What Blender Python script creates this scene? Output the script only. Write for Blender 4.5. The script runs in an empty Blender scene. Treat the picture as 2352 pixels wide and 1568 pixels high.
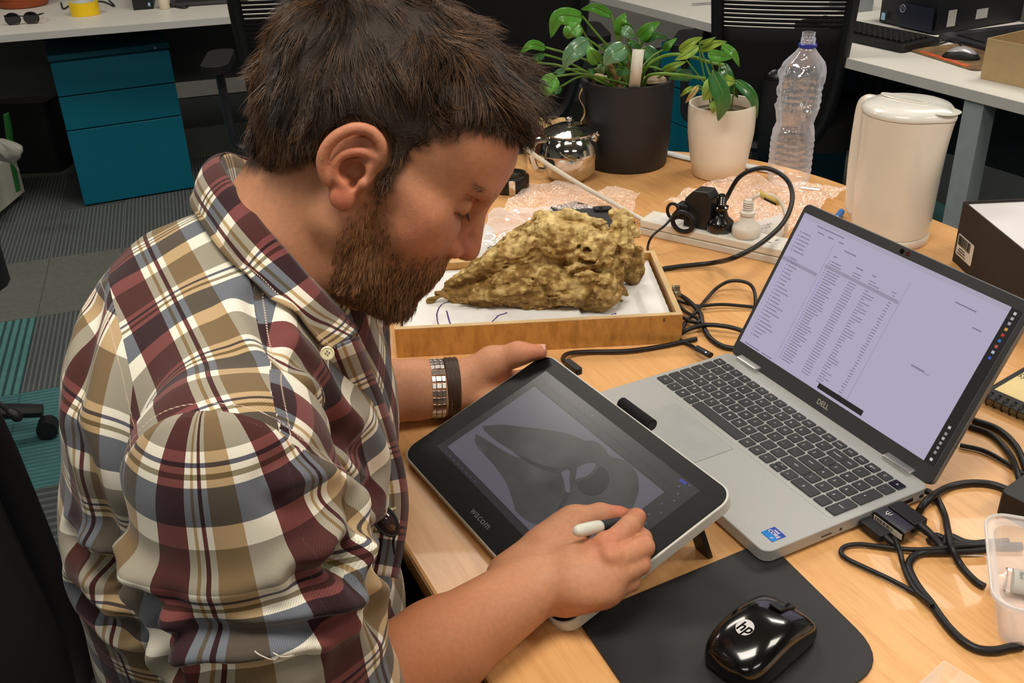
import bpy, bmesh, math, random
import numpy as np
from mathutils import Vector, Matrix, Quaternion

# ---------------------------------------------------------------- camera, light, exposure
random.seed(7); rng = np.random.default_rng(7)
sc = bpy.context.scene
COL = sc.collection
DT = 0.73                       # desk height above the floor
IW, IH, FPX = 2352, 1568, 2340.04
PITCH, ROLL, CH = 0.4971176, -0.0350923, 0.719308
_f = np.array([0, math.cos(PITCH), -math.sin(PITCH)]); _r0 = np.array([1., 0, 0]); _u0 = np.cross(_r0, _f)
CR = _r0*math.cos(ROLL)+_u0*math.sin(ROLL); CU = -_r0*math.sin(ROLL)+_u0*math.cos(ROLL); CF = _f
CO = np.array([0, 0, CH+DT])
cam = bpy.data.cameras.new('camera'); cam.sensor_width = 36; cam.lens = 36*FPX/IW; cam.clip_start = .01; cam.clip_end = 50
camo = bpy.data.objects.new('camera', cam); COL.objects.link(camo)
camo.matrix_world = Matrix(((CR[0], CU[0], -CF[0], CO[0]), (CR[1], CU[1], -CF[1], CO[1]), (CR[2], CU[2], -CF[2], CO[2]), (0, 0, 0, 1)))
sc.camera = camo
sc.view_settings.view_transform = 'Standard'; sc.view_settings.look = 'None'
sc.view_settings.exposure = 0.34; sc.view_settings.gamma = 1; sc.view_settings.use_curve_mapping = False
world = bpy.data.worlds.new('world'); sc.world = world; world.use_nodes = True
bg = world.node_tree.nodes['Background']; bg.inputs[0].default_value = (1.0, .93, .84, 1); bg.inputs[1].default_value = .12
PANELS = [(-2.3, .6), (-.2, .5), (1.9, .6), (-2.3, 3.0), (-.3, 2.9), (1.9, 3.0), (-.9, -1.6), (1.3, -1.6)]
PW = [9, 23, 19, 13, 20, 24, 10, 11]
for (px_, py_), w_ in zip(PANELS, PW):
    L = bpy.data.lights.new('ceiling_panel_light', 'AREA'); L.shape = 'RECTANGLE'; L.size = 1.1; L.size_y = .5
    L.energy = w_; L.color = (1.0, .915, .81)
    lo = bpy.data.objects.new('ceiling_panel_light', L); COL.objects.link(lo); lo.location = (px_, py_, 2.66)

# ---------------------------------------------------------------- placing helpers
def ray(u, v): return CF+CR*(u-IW/2)/FPX+CU*(IH/2-v)/FPX
def P(u, v, z=0.):                      # point at height z above the desk top
    d = ray(u, v); t = (z+DT-CO[2])/d[2]; return CO+d*t
def PY(u, v, y):                        # point in the upright plane at distance y
    d = ray(u, v); return CO+d*(y/d[1])
def PD(u, v, dep):                      # point at optical depth dep
    return CO+ray(u, v)*dep
def proj(p):
    d = np.asarray(p)-CO; z = d@CF; return np.array([IW/2+FPX*(d@CR)/z, IH/2-FPX*(d@CU)/z])
def nrm(v): v = np.asarray(v, float); return v/(np.linalg.norm(v)+1e-12)
def V(*a): return np.array(a, float)
def lin(c):
    c = np.asarray(c, float)/255.; return tuple(np.where(c <= .04045, c/12.92, ((c+.055)/1.055)**2.4))

# ---------------------------------------------------------------- materials
MC = {}
def mat(name, col, rough=.5, metal=0., var=.06, vscale=30., bump=0., bscale=200., trans=0., ior=1.45, coat=0., emis=0., spec=.5, sss=0., attr=None, alpha=1., stretch=None):
    if name in MC: return MC[name]
    m = bpy.data.materials.new(name); m.use_nodes = True; n = m.node_tree; b = n.nodes['Principled BSDF']; MC[name] = m
    c = lin(col) if max(col) > 1.001 else tuple(col)
    b.inputs['Roughness'].default_value = rough; b.inputs['Metallic'].default_value = metal
    b.inputs['Transmission Weight'].default_value = trans; b.inputs['IOR'].default_value = ior
    b.inputs['Coat Weight'].default_value = coat; b.inputs['Specular IOR Level'].default_value = spec; b.inputs['Alpha'].default_value = alpha
    if sss: b.inputs['Subsurface Weight'].default_value = sss; b.inputs['Subsurface Radius'].default_value = (1, .35, .2); b.inputs['Subsurface Scale'].default_value = .004
    tc = n.nodes.new('ShaderNodeTexCoord'); src = tc.outputs['Object']
    if stretch:
        mp = n.nodes.new('ShaderNodeMapping'); mp.inputs['Scale'].default_value = stretch; n.links.new(src, mp.inputs[0]); src = mp.outputs[0]
    nz = n.nodes.new('ShaderNodeTexNoise'); nz.inputs['Scale'].default_value = vscale; nz.inputs['Detail'].default_value = 4; n.links.new(src, nz.inputs['Vector'])
    mx = n.nodes.new('ShaderNodeMix'); mx.data_type = 'RGBA'; mx.blend_type = 'MULTIPLY'
    rp = n.nodes.new('ShaderNodeMapRange'); rp.inputs[1].default_value = .3; rp.inputs[2].default_value = .7; rp.inputs[3].default_value = 1-var; rp.inputs[4].default_value = 1+var
    n.links.new(nz.outputs[0], rp.inputs[0]); mx.inputs[0].default_value = 1.
    if attr:
        at = n.nodes.new('ShaderNodeAttribute'); at.attribute_name = attr; n.links.new(at.outputs['Color'], mx.inputs[6])
    else: mx.inputs[6].default_value = (*c, 1)
    n.links.new(rp.outputs[0], mx.inputs[7]); n.links.new(mx.outputs[2], b.inputs['Base Color'])
    if bump:
        bn = n.nodes.new('ShaderNodeTexNoise'); bn.inputs['Scale'].default_value = bscale; bn.inputs['Detail'].default_value = 3; n.links.new(src, bn.inputs['Vector'])
        bp = n.nodes.new('ShaderNodeBump'); bp.inputs['Strength'].default_value = bump; bp.inputs['Distance'].default_value = .001
        n.links.new(bn.outputs[0], bp.inputs['Height']); n.links.new(bp.outputs[0], b.inputs['Normal'])
    if emis: b.inputs['Emission Color'].default_value = (*c, 1); b.inputs['Emission Strength'].default_value = emis
    return m

def film(name, col, base, edge, gloss=.12, rough=.06, bump=.6, bscale=120., power=2.):
    """thin clear plastic: mostly see-through, milkier where seen edge-on, with wet-looking glints"""
    m = bpy.data.materials.new(name); m.use_nodes = True; n = m.node_tree; n.nodes.clear(); MC[name] = m; A = n.nodes.new; L = n.links
    out = A('ShaderNodeOutputMaterial'); tr = A('ShaderNodeBsdfTransparent'); df = A('ShaderNodeBsdfDiffuse'); df.inputs[0].default_value = (*lin(col), 1); gl = A('ShaderNodeBsdfGlossy'); gl.inputs['Color'].default_value = (gloss, gloss, gloss, 1); gl.inputs['Roughness'].default_value = rough
    lw = A('ShaderNodeLayerWeight'); lw.inputs[0].default_value = .5; pw = A('ShaderNodeMath'); pw.operation = 'POWER'; pw.inputs[1].default_value = power; mr = A('ShaderNodeMapRange'); mr.inputs[3].default_value = base; mr.inputs[4].default_value = edge
    mx = A('ShaderNodeMixShader'); ad = A('ShaderNodeAddShader'); tc = A('ShaderNodeTexCoord'); nz = A('ShaderNodeTexNoise'); nz.inputs['Scale'].default_value = bscale; nz.inputs['Detail'].default_value = 2; bp = A('ShaderNodeBump'); bp.inputs['Strength'].default_value = bump; bp.inputs['Distance'].default_value = .003
    L.new(tc.outputs['Object'], nz.inputs[0]); L.new(nz.outputs[0], bp.inputs['Height']); L.new(bp.outputs[0], gl.inputs['Normal']); L.new(lw.outputs['Facing'], pw.inputs[0]); L.new(pw.outputs[0], mr.inputs[0]); L.new(mr.outputs[0], mx.inputs[0]); L.new(tr.outputs[0], mx.inputs[1]); L.new(df.outputs[0], mx.inputs[2]); L.new(mx.outputs[0], ad.inputs[0]); L.new(gl.outputs[0], ad.inputs[1]); L.new(ad.outputs[0], out.inputs[0])
    return m

# ---------------------------------------------------------------- mesh helpers
class G:
    def __init__(s): s.v = []; s.f = []; s.a = {}
    def add(s, v, f):
        o = len(s.v); s.v += [tuple(map(float, p)) for p in v]; s.f += [tuple(i+o for i in q) for q in f]; return s
    def box(s, c, sz, M=None):
        c = np.asarray(c, float); h = np.asarray(sz, float)/2
        p = [V(i, j, k)*h+c for i in (-1, 1) for j in (-1, 1) for k in (-1, 1)]
        if M is not None: p = [M(q) for q in p]
        return s.add(p, [(0, 1, 3, 2), (4, 6, 7, 5), (0, 4, 5, 1), (2, 3, 7, 6), (0, 2, 6, 4), (1, 5, 7, 3)])
    def prism(s, out, z0, z1, M=None):
        n = len(out); p = [V(x, y, z0) for x, y in out]+[V(x, y, z1) for x, y in out]
        if M is not None: p = [M(q) for q in p]
        return s.add(p, [tuple(range(n))[::-1], tuple(range(n, 2*n))]+[(i, (i+1) % n, n+(i+1) % n, n+i) for i in range(n)])
    def rbox(s, c, sz, r, M=None, seg=4, z=True):   # box with rounded vertical corners and a soft upper edge
        c = np.asarray(c, float); x, y, zz = np.asarray(sz, float)/2; r = min(r, x, y); e = min(.0008, zz/2) if z else 0
        def ring(ins, h):
            o = []
            for qx, qy, a0 in ((1, 1, 0), (-1, 1, 90), (-1, -1, 180), (1, -1, 270)):
                for i in range(seg+1):
                    a = math.radians(a0+90*i/seg); o.append(c+V(qx*(x-r)+(r-ins)*math.cos(a), qy*(y-r)+(r-ins)*math.sin(a), h))
            return o
        R_ = [ring(0, -zz), ring(0, zz-e), ring(e, zz)]; n = len(R_[0]); p = sum(R_, [])
        if M is not None: p = [M(q) for q in p]
        f = [tuple(range(n))[::-1], tuple(range(2*n, 3*n))]
        for k in range(2): f += [(k*n+i, k*n+(i+1) % n, (k+1)*n+(i+1) % n, (k+1)*n+i) for i in range(n)]
        return s.add(p, f)
    def tube(s, pts, r, seg=8, cap=True, flat=1.):
        pts = [np.asarray(p, float) for p in pts]; n = len(pts)
        rr = r if hasattr(r, '__len__') else [r]*n
        T = [nrm(pts[min(i+1, n-1)]-pts[max(i-1, 0)]) for i in range(n)]
        u = nrm(np.cross(T[0], V(.1, .2, 1) if abs(T[0][2]) < .9 else V(1, 0, 0))); vs = []
        for i in range(n):
            u = nrm(u-T[i]*(u@T[i])); w = np.cross(T[i], u)
            for k in range(seg):
                a = 2*math.pi*k/seg; vs.append(pts[i]+(u*math.cos(a)+w*math.sin(a)*flat)*rr[i])
        f = [(i*seg+k, i*seg+(k+1) % seg, (i+1)*seg+(k+1) % seg, (i+1)*seg+k) for i in range(n-1) for k in range(seg)]
        if cap: f += [tuple(range(seg))[::-1], tuple(range((n-1)*seg, n*seg))]
        return s.add(vs, f)
    def lathe(s, prof, c=(0, 0, 0), seg=32, M=None, sx=1., sy=1., cap=(True, True), fn=None):
        vs = []; c = np.asarray(c, float)
        for j, (r, z) in enumerate(prof):
            for k in range(seg):
                a = 2*math.pi*k/seg; q = V(r*math.cos(a)*sx, r*math.sin(a)*sy, z)
                if fn: q = fn(q, a, j)
                q = q+c; vs.append(M(q) if M is not None else q)
        m = len(prof)
        f = [(j*seg+k, j*seg+(k+1) % seg, (j+1)*seg+(k+1) % seg, (j+1)*seg+k) for j in range(m-1) for k in range(seg)]
        if cap[0]: f.append(tuple(range(seg))[::-1])
        if cap[1]: f.append(tuple(range((m-1)*seg, m*seg)))
        return s.add(vs, f)
    def grid(s, fn, nu, nv):
        vs = [fn(i/(nu-1), j/(nv-1)) for i in range(nu) for j in range(nv)]
        return s.add(vs, [(i*nv+j, (i+1)*nv+j, (i+1)*nv+j+1, i*nv+j+1) for i in range(nu-1) for j in range(nv-1)])
    def obj(s, name, m, parent=None, smooth=True, world=False, bevel=0, solid=0, subs=0, ang=40):
        vs = s.v
        if world and parent is not None:
            Mi = parent.matrix_basis.inverted(); vs = [tuple(Mi @ Vector(p)) for p in vs]
        me = bpy.data.meshes.new(name); me.from_pydata(vs, [], s.f); me.validate()
        if m is not None: me.materials.append(m)
        return fin(me, name, parent, smooth, bevel, solid, subs, ang)
def fin(me, name, parent, smooth=True, bevel=0, solid=0, subs=0, ang=40):
    if smooth and len(me.polygons):
        me.shade_smooth()
        if ang < 180:
            try: me.set_sharp_from_angle(angle=math.radians(ang))
            except Exception: pass
    o = bpy.data.objects.new(name, me); COL.objects.link(o)
    if parent is not None: o.parent = parent
    if solid: q = o.modifiers.new('thick', 'SOLIDIFY'); q.thickness = solid; q.offset = 0
    if bevel: q = o.modifiers.new('bevel', 'BEVEL'); q.width = bevel; q.segments = 2; q.limit_method = 'ANGLE'; q.angle_limit = math.radians(35)
    if subs: q = o.modifiers.new('sub', 'SUBSURF'); q.levels = q.render_levels = subs
    return o
def thing(name, label, cat, loc=(0, 0, 0), rz=0., group=None, mtx=None):
    o = bpy.data.objects.new(name, None); COL.objects.link(o); o.empty_display_size = .05
    if mtx is not None: o.matrix_basis = mtx
    else: o.location = tuple(map(float, loc)); o.rotation_euler = (0, 0, rz)
    tag(o, label, cat, group); return o
def tag(o, label, cat, group=None):
    o['label'] = label; o['category'] = cat
    if group: o['group'] = group
    return o
def struct(o, label=None, cat=None):
    o['kind'] = 'structure'
    if label: o['label'] = label
    if cat: o['category'] = cat
    return o
def spl(pts, n=8):                       # Catmull-Rom through points
    p = [np.asarray(q, float) for q in pts]; p = [2*p[0]-p[1]]+p+[2*p[-1]-p[-2]]; o = []
    for i in range(1, len(p)-2):
        for k in range(n):
            t = k/n; a, b, c, d = p[i-1:i+3]
            o.append(.5*((2*b)+(-a+c)*t+(2*a-5*b+4*c-d)*t*t+(-a+3*b-3*c+d)*t**3))
    o.append(p[-2]); return o
def text(s, size, name, m, parent, M, align='CENTER', th=0., bold=False, shear=0., spacing=1.):
    cu = bpy.data.curves.new('txt', 'FONT'); cu.body = s; cu.size = size; cu.align_x = align; cu.align_y = 'CENTER'; cu.extrude = th; cu.resolution_u = 3; cu.shear = shear; cu.space_character = spacing
    if bold: cu.offset = size*.02
    to = bpy.data.objects.new('txt', cu); me = bpy.data.meshes.new_from_object(to); bpy.data.objects.remove(to); bpy.data.curves.remove(cu)
    me.transform(M); me.name = name; me.materials.clear(); me.materials.append(m)
    o = bpy.data.objects.new(name, me); COL.objects.link(o)
    if parent is not None: o.parent = parent
    return o
def frame(o, x, y, z=None):              # 4x4 from origin and axes
    x = nrm(x); z = nrm(np.cross(x, y)) if z is None else nrm(z); y = np.cross(z, x)
    return Matrix(((x[0], y[0], z[0], o[0]), (x[1], y[1], z[1], o[1]), (x[2], y[2], z[2], o[2]), (0, 0, 0, 1)))
def T3(x, y, z): return Matrix.Translation((x, y, z))

# ---------------------------------------------------------------- volumes -> surfaces (signed distance + surface nets)
def vnoise(p, s=1., seed=0):
    p = p*s+seed*17.37; i = np.floor(p).astype(np.int64); f = p-i; f = f*f*(3-2*f); r = 0.
    def hsh(a, b, c):
        h = (a*374761393+b*668265263+c*2147483647+seed*1013) & 0xffffffff; h = ((h ^ (h >> 13))*1274126177) & 0xffffffff; return ((h ^ (h >> 16)) & 0xffff)/65535.
    for dx in (0, 1):
        for dy in (0, 1):
            for dz in (0, 1):
                r = r+hsh(i[..., 0]+dx, i[..., 1]+dy, i[..., 2]+dz)*(f[..., 0] if dx else 1-f[..., 0])*(f[..., 1] if dy else 1-f[..., 1])*(f[..., 2] if dz else 1-f[..., 2])
    return r-.5
def fbm(p, s, o=3, seed=0): return sum(vnoise(p, s*2**k, seed+k)/2**k for k in range(o))
class SDF:
    def __init__(s, lo, hi, h):
        s.lo = np.array(lo, float); s.h = h; s.n = np.ceil((np.array(hi)-s.lo)/h).astype(int)+1
        s.D = np.full(s.n, .05, np.float32)
        s.ax = [s.lo[k]+h*np.arange(s.n[k]) for k in range(3)]
    def _sub(s, lo, hi, m):
        a = np.clip(((np.array(lo)-m-s.lo)/s.h).astype(int), 0, s.n); b = np.clip(((np.array(hi)+m-s.lo)/s.h).astype(int)+2, 0, s.n)
        if (b <= a).any(): return None, None
        X = np.stack(np.meshgrid(*[s.ax[k][a[k]:b[k]].astype(np.float32) for k in range(3)], indexing='ij'), -1)
        return tuple(slice(a[k], b[k]) for k in range(3)), X
    def comb(s, sl, d, k, op):
        A = s.D[sl]
        if op == 'add':
            if k: h = np.clip(.5+.5*(A-d)/k, 0, 1); s.D[sl] = A*(1-h)+d*h-k*h*(1-h)
            else: s.D[sl] = np.minimum(A, d)
        elif op == 'sub':
            if k: h = np.clip(.5-.5*(A+d)/k, 0, 1); s.D[sl] = A*(1-h)-d*h+k*h*(1-h)
            else: s.D[sl] = np.maximum(A, -d)
    def cap(s, a, b, ra, rb, k=.01, op='add', sc=None):
        a = np.asarray(a, float); b = np.asarray(b, float); m = max(ra, rb)+k+3*s.h
        sl, X = s._sub(np.minimum(a, b), np.maximum(a, b), m)
        if sl is None: return s
        ba = b-a; t = np.clip(((X-a)@ba)/(ba@ba+1e-12), 0, 1); d = np.linalg.norm(X-a-t[..., None]*ba, axis=-1)-(ra+(rb-ra)*t)
        s.comb(sl, d.astype(np.float32), k, op); return s
    def ell(s, c, r, k=.01, op='add', R=None):
        c = np.asarray(c, float); r = np.asarray(r, float)*np.ones(3); m = r.max()+k+3*s.h
        sl, X = s._sub(c, c, m)
        if sl is None: return s
        q = X-c
        if R is not None: q = q@np.asarray(R, float)
        k0 = np.linalg.norm(q/r, axis=-1); k1 = np.linalg.norm(q/(r*r), axis=-1)+1e-9
        s.comb(sl, (k0*(k0-1)/k1).astype(np.float32), k, op); return s
    def chain(s, pts, rs, k=.008, op='add'):
        for i in range(len(pts)-1): s.cap(pts[i], pts[i+1], rs[i], rs[i+1], k, op)
        return s
    def half(s, p, n, k=0.):               # keep the side n points away from
        sl = tuple(slice(0, q) for q in s.n); X = np.stack(np.meshgrid(*[a.astype(np.float32) for a in s.ax], indexing='ij'), -1)
        d = (X-np.asarray(p))@nrm(n); s.D = np.maximum(s.D, d.astype(np.float32)); return s
    def mesh(s):
        D = s.D; n = D.shape; ins = D < 0
        c = np.zeros(tuple(k-1 for k in n), np.int8)
        for i in (0, 1):
            for j in (0, 1):
                for k in (0, 1): c += ins[i:n[0]-1+i, j:n[1]-1+j, k:n[2]-1+k]
        act = (c > 0) & (c < 8); idx = np.full(act.shape, -1, np.int64); cells = np.argwhere(act); idx[act] = np.arange(len(cells))
        acc = np.zeros((len(cells), 3)); cnt = np.zeros(len(cells)); off = [(i, j, k) for i in (0, 1) for j in (0, 1) for k in (0, 1)]
        for a in off:
            for b in off:
                if sum(b)-sum(a) == 1 and all(q >= p for p, q in zip(a, b)):
                    da = D[cells[:, 0]+a[0], cells[:, 1]+a[1], cells[:, 2]+a[2]]; db = D[cells[:, 0]+b[0], cells[:, 1]+b[1], cells[:, 2]+b[2]]
                    x = (da < 0) != (db < 0); t = np.where(x, da/np.where(x, da-db, 1), 0)
                    acc += np.where(x[:, None], np.array(a)+t[:, None]*(np.array(b)-np.array(a)), 0); cnt += x
        vs = s.lo+(cells+acc/cnt[:, None])*s.h; F = []
        for ax in range(3):
            o = [0, 0, 0]; o[ax] = 1; sl0 = [slice(0, k) for k in n]; sl1 = [slice(0, k) for k in n]; sl0[ax] = slice(0, n[ax]-1); sl1[ax] = slice(1, n[ax])
            A = ins[tuple(sl0)]; B = ins[tuple(sl1)]; e = np.argwhere(A != B); u, v = (ax+1) % 3, (ax+2) % 3
            ok = (e[:, u] > 0) & (e[:, v] > 0) & (e[:, u] < n[u]-1) & (e[:, v] < n[v]-1); e = e[ok]; q = []
            for du, dv in ((1, 1), (0, 1), (0, 0), (1, 0)):
                w = e.copy(); w[:, u] -= du; w[:, v] -= dv; q.append(idx[w[:, 0], w[:, 1], w[:, 2]])
            q = np.stack(q, 1); fl = ~A[e[:, 0], e[:, 1], e[:, 2]]; q[fl] = q[fl][:, ::-1]; F.append(q)
        return vs, np.concatenate(F)
def smooth_mesh(vs, F, it=2, w=.5):
    E = np.concatenate([F[:, [0, 1]], F[:, [1, 2]], F[:, [2, 3]], F[:, [3, 0]]]); n = len(vs)
    cnt = np.bincount(E.ravel(), minlength=n)
    for _ in range(it):
        a = np.stack([np.bincount(E[:, 0], vs[E[:, 1], k], n)+np.bincount(E[:, 1], vs[E[:, 0], k], n) for k in range(3)], 1)/np.maximum(cnt, 1)[:, None]; vs = vs*(1-w)+a*w
    return vs
def vnorm(vs, F):
    fn = np.cross(vs[F[:, 2]]-vs[F[:, 0]], vs[F[:, 3]]-vs[F[:, 1]]); N = np.zeros_like(vs)
    for k in range(4):
        for c in range(3): N[:, c] += np.bincount(F[:, k], fn[:, c], len(vs))
    return N/(np.linalg.norm(N, axis=1)[:, None]+1e-12)
def np_mesh(name, vs, F, m, parent=None, col=None, attrs=None, ang=180):
    me = bpy.data.meshes.new(name); me.vertices.add(len(vs)); me.vertices.foreach_set('co', np.asarray(vs, np.float32).ravel())
    nf, k = F.shape; me.loops.add(nf*k); me.loops.foreach_set('vertex_index', F.astype(np.int32).ravel()); me.polygons.add(nf)
    me.polygons.foreach_set('loop_start', np.arange(0, nf*k, k, dtype=np.int32)); me.polygons.foreach_set('loop_total', np.full(nf, k, np.int32)); me.update(calc_edges=True)
    if m is not None: me.materials.append(m)
    if col is not None:
        a = me.attributes.new('Col', 'FLOAT_COLOR', 'POINT'); a.data.foreach_set('color', np.concatenate([col, np.ones((len(col), 1))], 1).astype(np.float32).ravel())
    for kk, vv in (attrs or {}).items():
        if vv.ndim == 1: a = me.attributes.new(kk, 'FLOAT', 'POINT'); a.data.foreach_set('value', vv.astype(np.float32))
        else: a = me.attributes.new(kk, 'FLOAT_VECTOR', 'POINT'); a.data.foreach_set('vector', vv.astype(np.float32).ravel())
    return fin(me, name, parent, True, ang=ang)
# ================================================================ the room
RA = math.radians(16.5); E1 = V(math.cos(RA), math.sin(RA), 0); E2 = V(-math.sin(RA), math.cos(RA), 0)
def RM(q): return E1*q[0]+E2*q[1]+V(0, 0, q[2])        # room-aligned coordinates
X0, X1, Y0, Y1 = -3.9, 4.3, -3.2, 5.9
plain = lambda n, c, r=.8, **k: mat(n, c, r, **k)
fl = struct(G().box((.2, 1.4, -.02), (8.2, 9.1, .03), RM).obj('floor', plain('sub_floor', (50, 56, 58), .95)), 'carpeted office floor', 'floor')
def carpet(name, c1, c2, ang, freq):
    m = mat(name, c1, .97, var=.12, vscale=40, bump=.6, bscale=900); n = m.node_tree
    tc = n.nodes.new('ShaderNodeTexCoord'); mp = n.nodes.new('ShaderNodeMapping'); mp.inputs['Rotation'].default_value = (0, 0, ang); wv = n.nodes.new('ShaderNodeTexWave'); wv.inputs['Scale'].default_value = freq
    cr = n.nodes.new('ShaderNodeMapRange'); cr.inputs[1].default_value = .62; cr.inputs[2].default_value = .75; mx = n.nodes.new('ShaderNodeMix'); mx.data_type = 'RGBA'
    b = n.nodes['Principled BSDF']; old = b.inputs['Base Color'].links[0].from_socket
    n.links.new(tc.outputs['Object'], mp.inputs[0]); n.links.new(mp.outputs[0], wv.inputs[0]); n.links.new(wv.outputs[0], cr.inputs[0]); n.links.new(cr.outputs[0], mx.inputs[0]); n.links.new(old, mx.inputs[6]); mx.inputs[7].default_value = (*lin(c2), 1); n.links.new(mx.outputs[2], b.inputs['Base Color'])
    return m
CM = [carpet('carpet_teal_rib', (78, 128, 124), (40, 70, 74), -RA, 14), carpet('carpet_grey_rib', (66, 72, 74), (98, 104, 102), -RA, 22), mat('carpet_grey', (96, 100, 94), .97, var=.1, vscale=60, bump=.6, bscale=900),
      carpet('carpet_teal_fine', (66, 112, 114), (52, 92, 96), -RA+math.pi/2, 18), carpet('carpet_dark_rib', (62, 66, 68), (84, 92, 90), -RA+math.pi/2, 12)]
base = G().box((0, 0, .003), (.2485, .4985, .006), RM).obj('carpet_tile', CM[0], fl); first = True
rows = {-2: (4, 4), -1: (4, 4), 0: (3, 3), 1: (0, 1), 2: (2, 2), 3: (1, 1), 4: (1, 4), 5: (2, 1), 6: (1, 2)}
for j in range(-2, 6):
    for i in range(-12, 13):
        c = RM(V(-.624+.25*i+.125, 2.749+.5*(j-1)+.25, 0))
        k = rows[j][1 if (i % 3 == 0) else 0] if j != 1 else (0 if i < 0 else (1 if i == 0 else 3))
        if j == 0: k = 3
        o = base if first else base.copy()
        if not first: COL.objects.link(o); o.parent = fl; o.data = base.data if k == 0 else o.data
        first = False
        o.location = c; o.material_slots[0].link = 'OBJECT'; o.material_slots[0].material = CM[k]
wallm = mat('wall_paint', (150, 150, 146), .9, var=.03); dwall = mat('dark_panel', (60, 64, 66), .8, var=.05)
struct(G().box((.2, Y1+.05, 1.35), (8.2, .1, 2.7), RM).obj('wall_back', wallm), 'pale painted back wall', 'wall')
struct(G().box((X0-.05, 1.4, 1.35), (.1, 9.1, 2.7), RM).obj('wall_left', wallm), 'pale painted left wall', 'wall')
struct(G().box((X1+.05, 1.4, 1.35), (.1, 9.1, 2.7), RM).obj('wall_right', wallm), 'pale painted right wall', 'wall')
struct(G().box((.2, Y0-.05, 1.35), (8.2, .1, 2.7), RM).obj('wall_front', wallm), 'pale painted wall behind the viewer', 'wall')
struct(G().box((.2, 1.4, 2.72), (8.2, 9.1, .04), RM).obj('ceiling', mat('ceiling_tile', (205, 204, 198), .9)), 'white office ceiling', 'ceiling')
white = mat('white_laminate', (214, 213, 205), .42, var=.015); whedge = mat('white_edge', (190, 190, 186), .45, var=.02)
grey = mat('grey_metal', (150, 156, 158), .45, metal=.2); black = mat('black_plastic', (22, 22, 25), .5, var=.1); softblack = mat('black_fabric', (13, 13, 15), .9, var=.2, bump=.4)
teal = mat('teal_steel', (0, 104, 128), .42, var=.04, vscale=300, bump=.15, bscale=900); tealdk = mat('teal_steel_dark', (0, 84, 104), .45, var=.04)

# ---------------------------------------------------------------- left white desk
a = P(0, 81); b = P(507, 40); e = nrm(b-a); bk = nrm(V(-e[1], e[0], 0)); M = frame(a, e, bk)
ld = thing('desk', 'long white office desk at the back left above the teal drawer unit', 'desk', mtx=M)
G().box((.35, .4, -.0125), (3.3, .8, .024)).obj('desk_top', white, ld, bevel=.001)
G().box((.35, -.001, -.0125), (3.3, .004, .025)).obj('edge_band', whedge, ld)
for q in (-1.25, 1.95): G().box((q, .4, -.38), (.03, .7, .70)).obj('leg', grey, ld)
G().box((.35, .66, -.2), (3.1, .02, .35)).obj('back_panel', mat('desk_panel_grey', (92, 92, 90), .8), ld)
LDM = M
def on(M_, x, y, z=0.): return np.array(M_ @ Vector((x, y, z)))
def loc2(M_, p): return np.array(M_.inverted() @ Vector(p))
# teal pedestal drawers
a = P(196, 478, -DT); b = P(449, 436, -DT); e = nrm(b-a); bk = V(-e[1], e[0], 0); W_ = np.linalg.norm(b-a)
cb = thing('drawer_unit', 'teal steel three drawer pedestal under the white desk at the left', 'cabinet', mtx=frame(a, e, bk))
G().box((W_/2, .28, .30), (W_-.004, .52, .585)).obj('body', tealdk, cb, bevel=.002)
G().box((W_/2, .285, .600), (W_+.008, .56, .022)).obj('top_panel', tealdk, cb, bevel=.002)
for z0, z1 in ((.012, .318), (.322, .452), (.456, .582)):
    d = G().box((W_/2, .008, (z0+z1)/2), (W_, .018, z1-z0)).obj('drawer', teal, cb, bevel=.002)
G().lathe([(.006, 0), (.006, .004), (.003, .005)], seg=12, M=lambda q: V(W_-.05, -.002-q[2]*.6, .598)+V(q[0], 0, q[1])).obj('lock', mat('chrome', (190, 190, 190), .15, 1.), cb)
# bin with lining bag beside the drawers
binm = mat('bin_black', (16, 16, 18), .7)
bp = P(60, 400, -DT); bt = thing('waste_bin', 'black waste bin with a green strap beside the teal drawers', 'bin', bp)
G().rbox((0, .12, .16), (.34, .26, .32), .04).obj('bin_body', binm, bt)
G().tube([PY(14, 262, 3.75), PY(20, 300, 3.75), PY(30, 380, 3.75), PY(42, 438, 3.75)], [.022, .026, .02, .018], 8, flat=.3).obj('strap', mat('green_strap', (28, 92, 34), .6), bt, world=True)
bq = PY(14, 358, 3.62); g = G(); o_ = thing('plastic_bag', 'crumpled pale plastic bag hanging at the left edge beside the bin', 'bag', bq)
def bagf(u, v): 
    a = u*math.pi*2; r = .06*math.sin(math.pi*min(v*1.15+.08, 1))+.004; k = 1+.25*math.sin(3*a+v*6)+.15*math.sin(7*a)
    return V(math.cos(a)*r*k*.9-.02+v*.05, math.sin(a)*r*k*.5, .065-.12*v)
g.grid(bagf, 25, 14).obj('bag_body', mat('bag_plastic', (150, 150, 142), .4, trans=.2), o_)

# terracotta pot with saucer (left desk)
terr = mat('terracotta', (168, 88, 50), .75, var=.08, bump=.3)
q = P(55, 12); tp = thing('plant_pot', 'terracotta plant pot on a saucer at the far left of the back desk', 'pot', q)
G().lathe([(.082, .008), (.088, .03), (.10, .12), (.108, .12), (.108, .15), (.098, .15), (.09, .1)], seg=40, cap=(True, True)).obj('pot_body', terr, tp)
G().lathe([(.085, 0), (.094, .003), (.105, .026), (.1, .027), (.09, .008)], seg=40).obj('saucer', mat('terracotta2', (158, 78, 42), .75, var=.08), tp)
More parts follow.
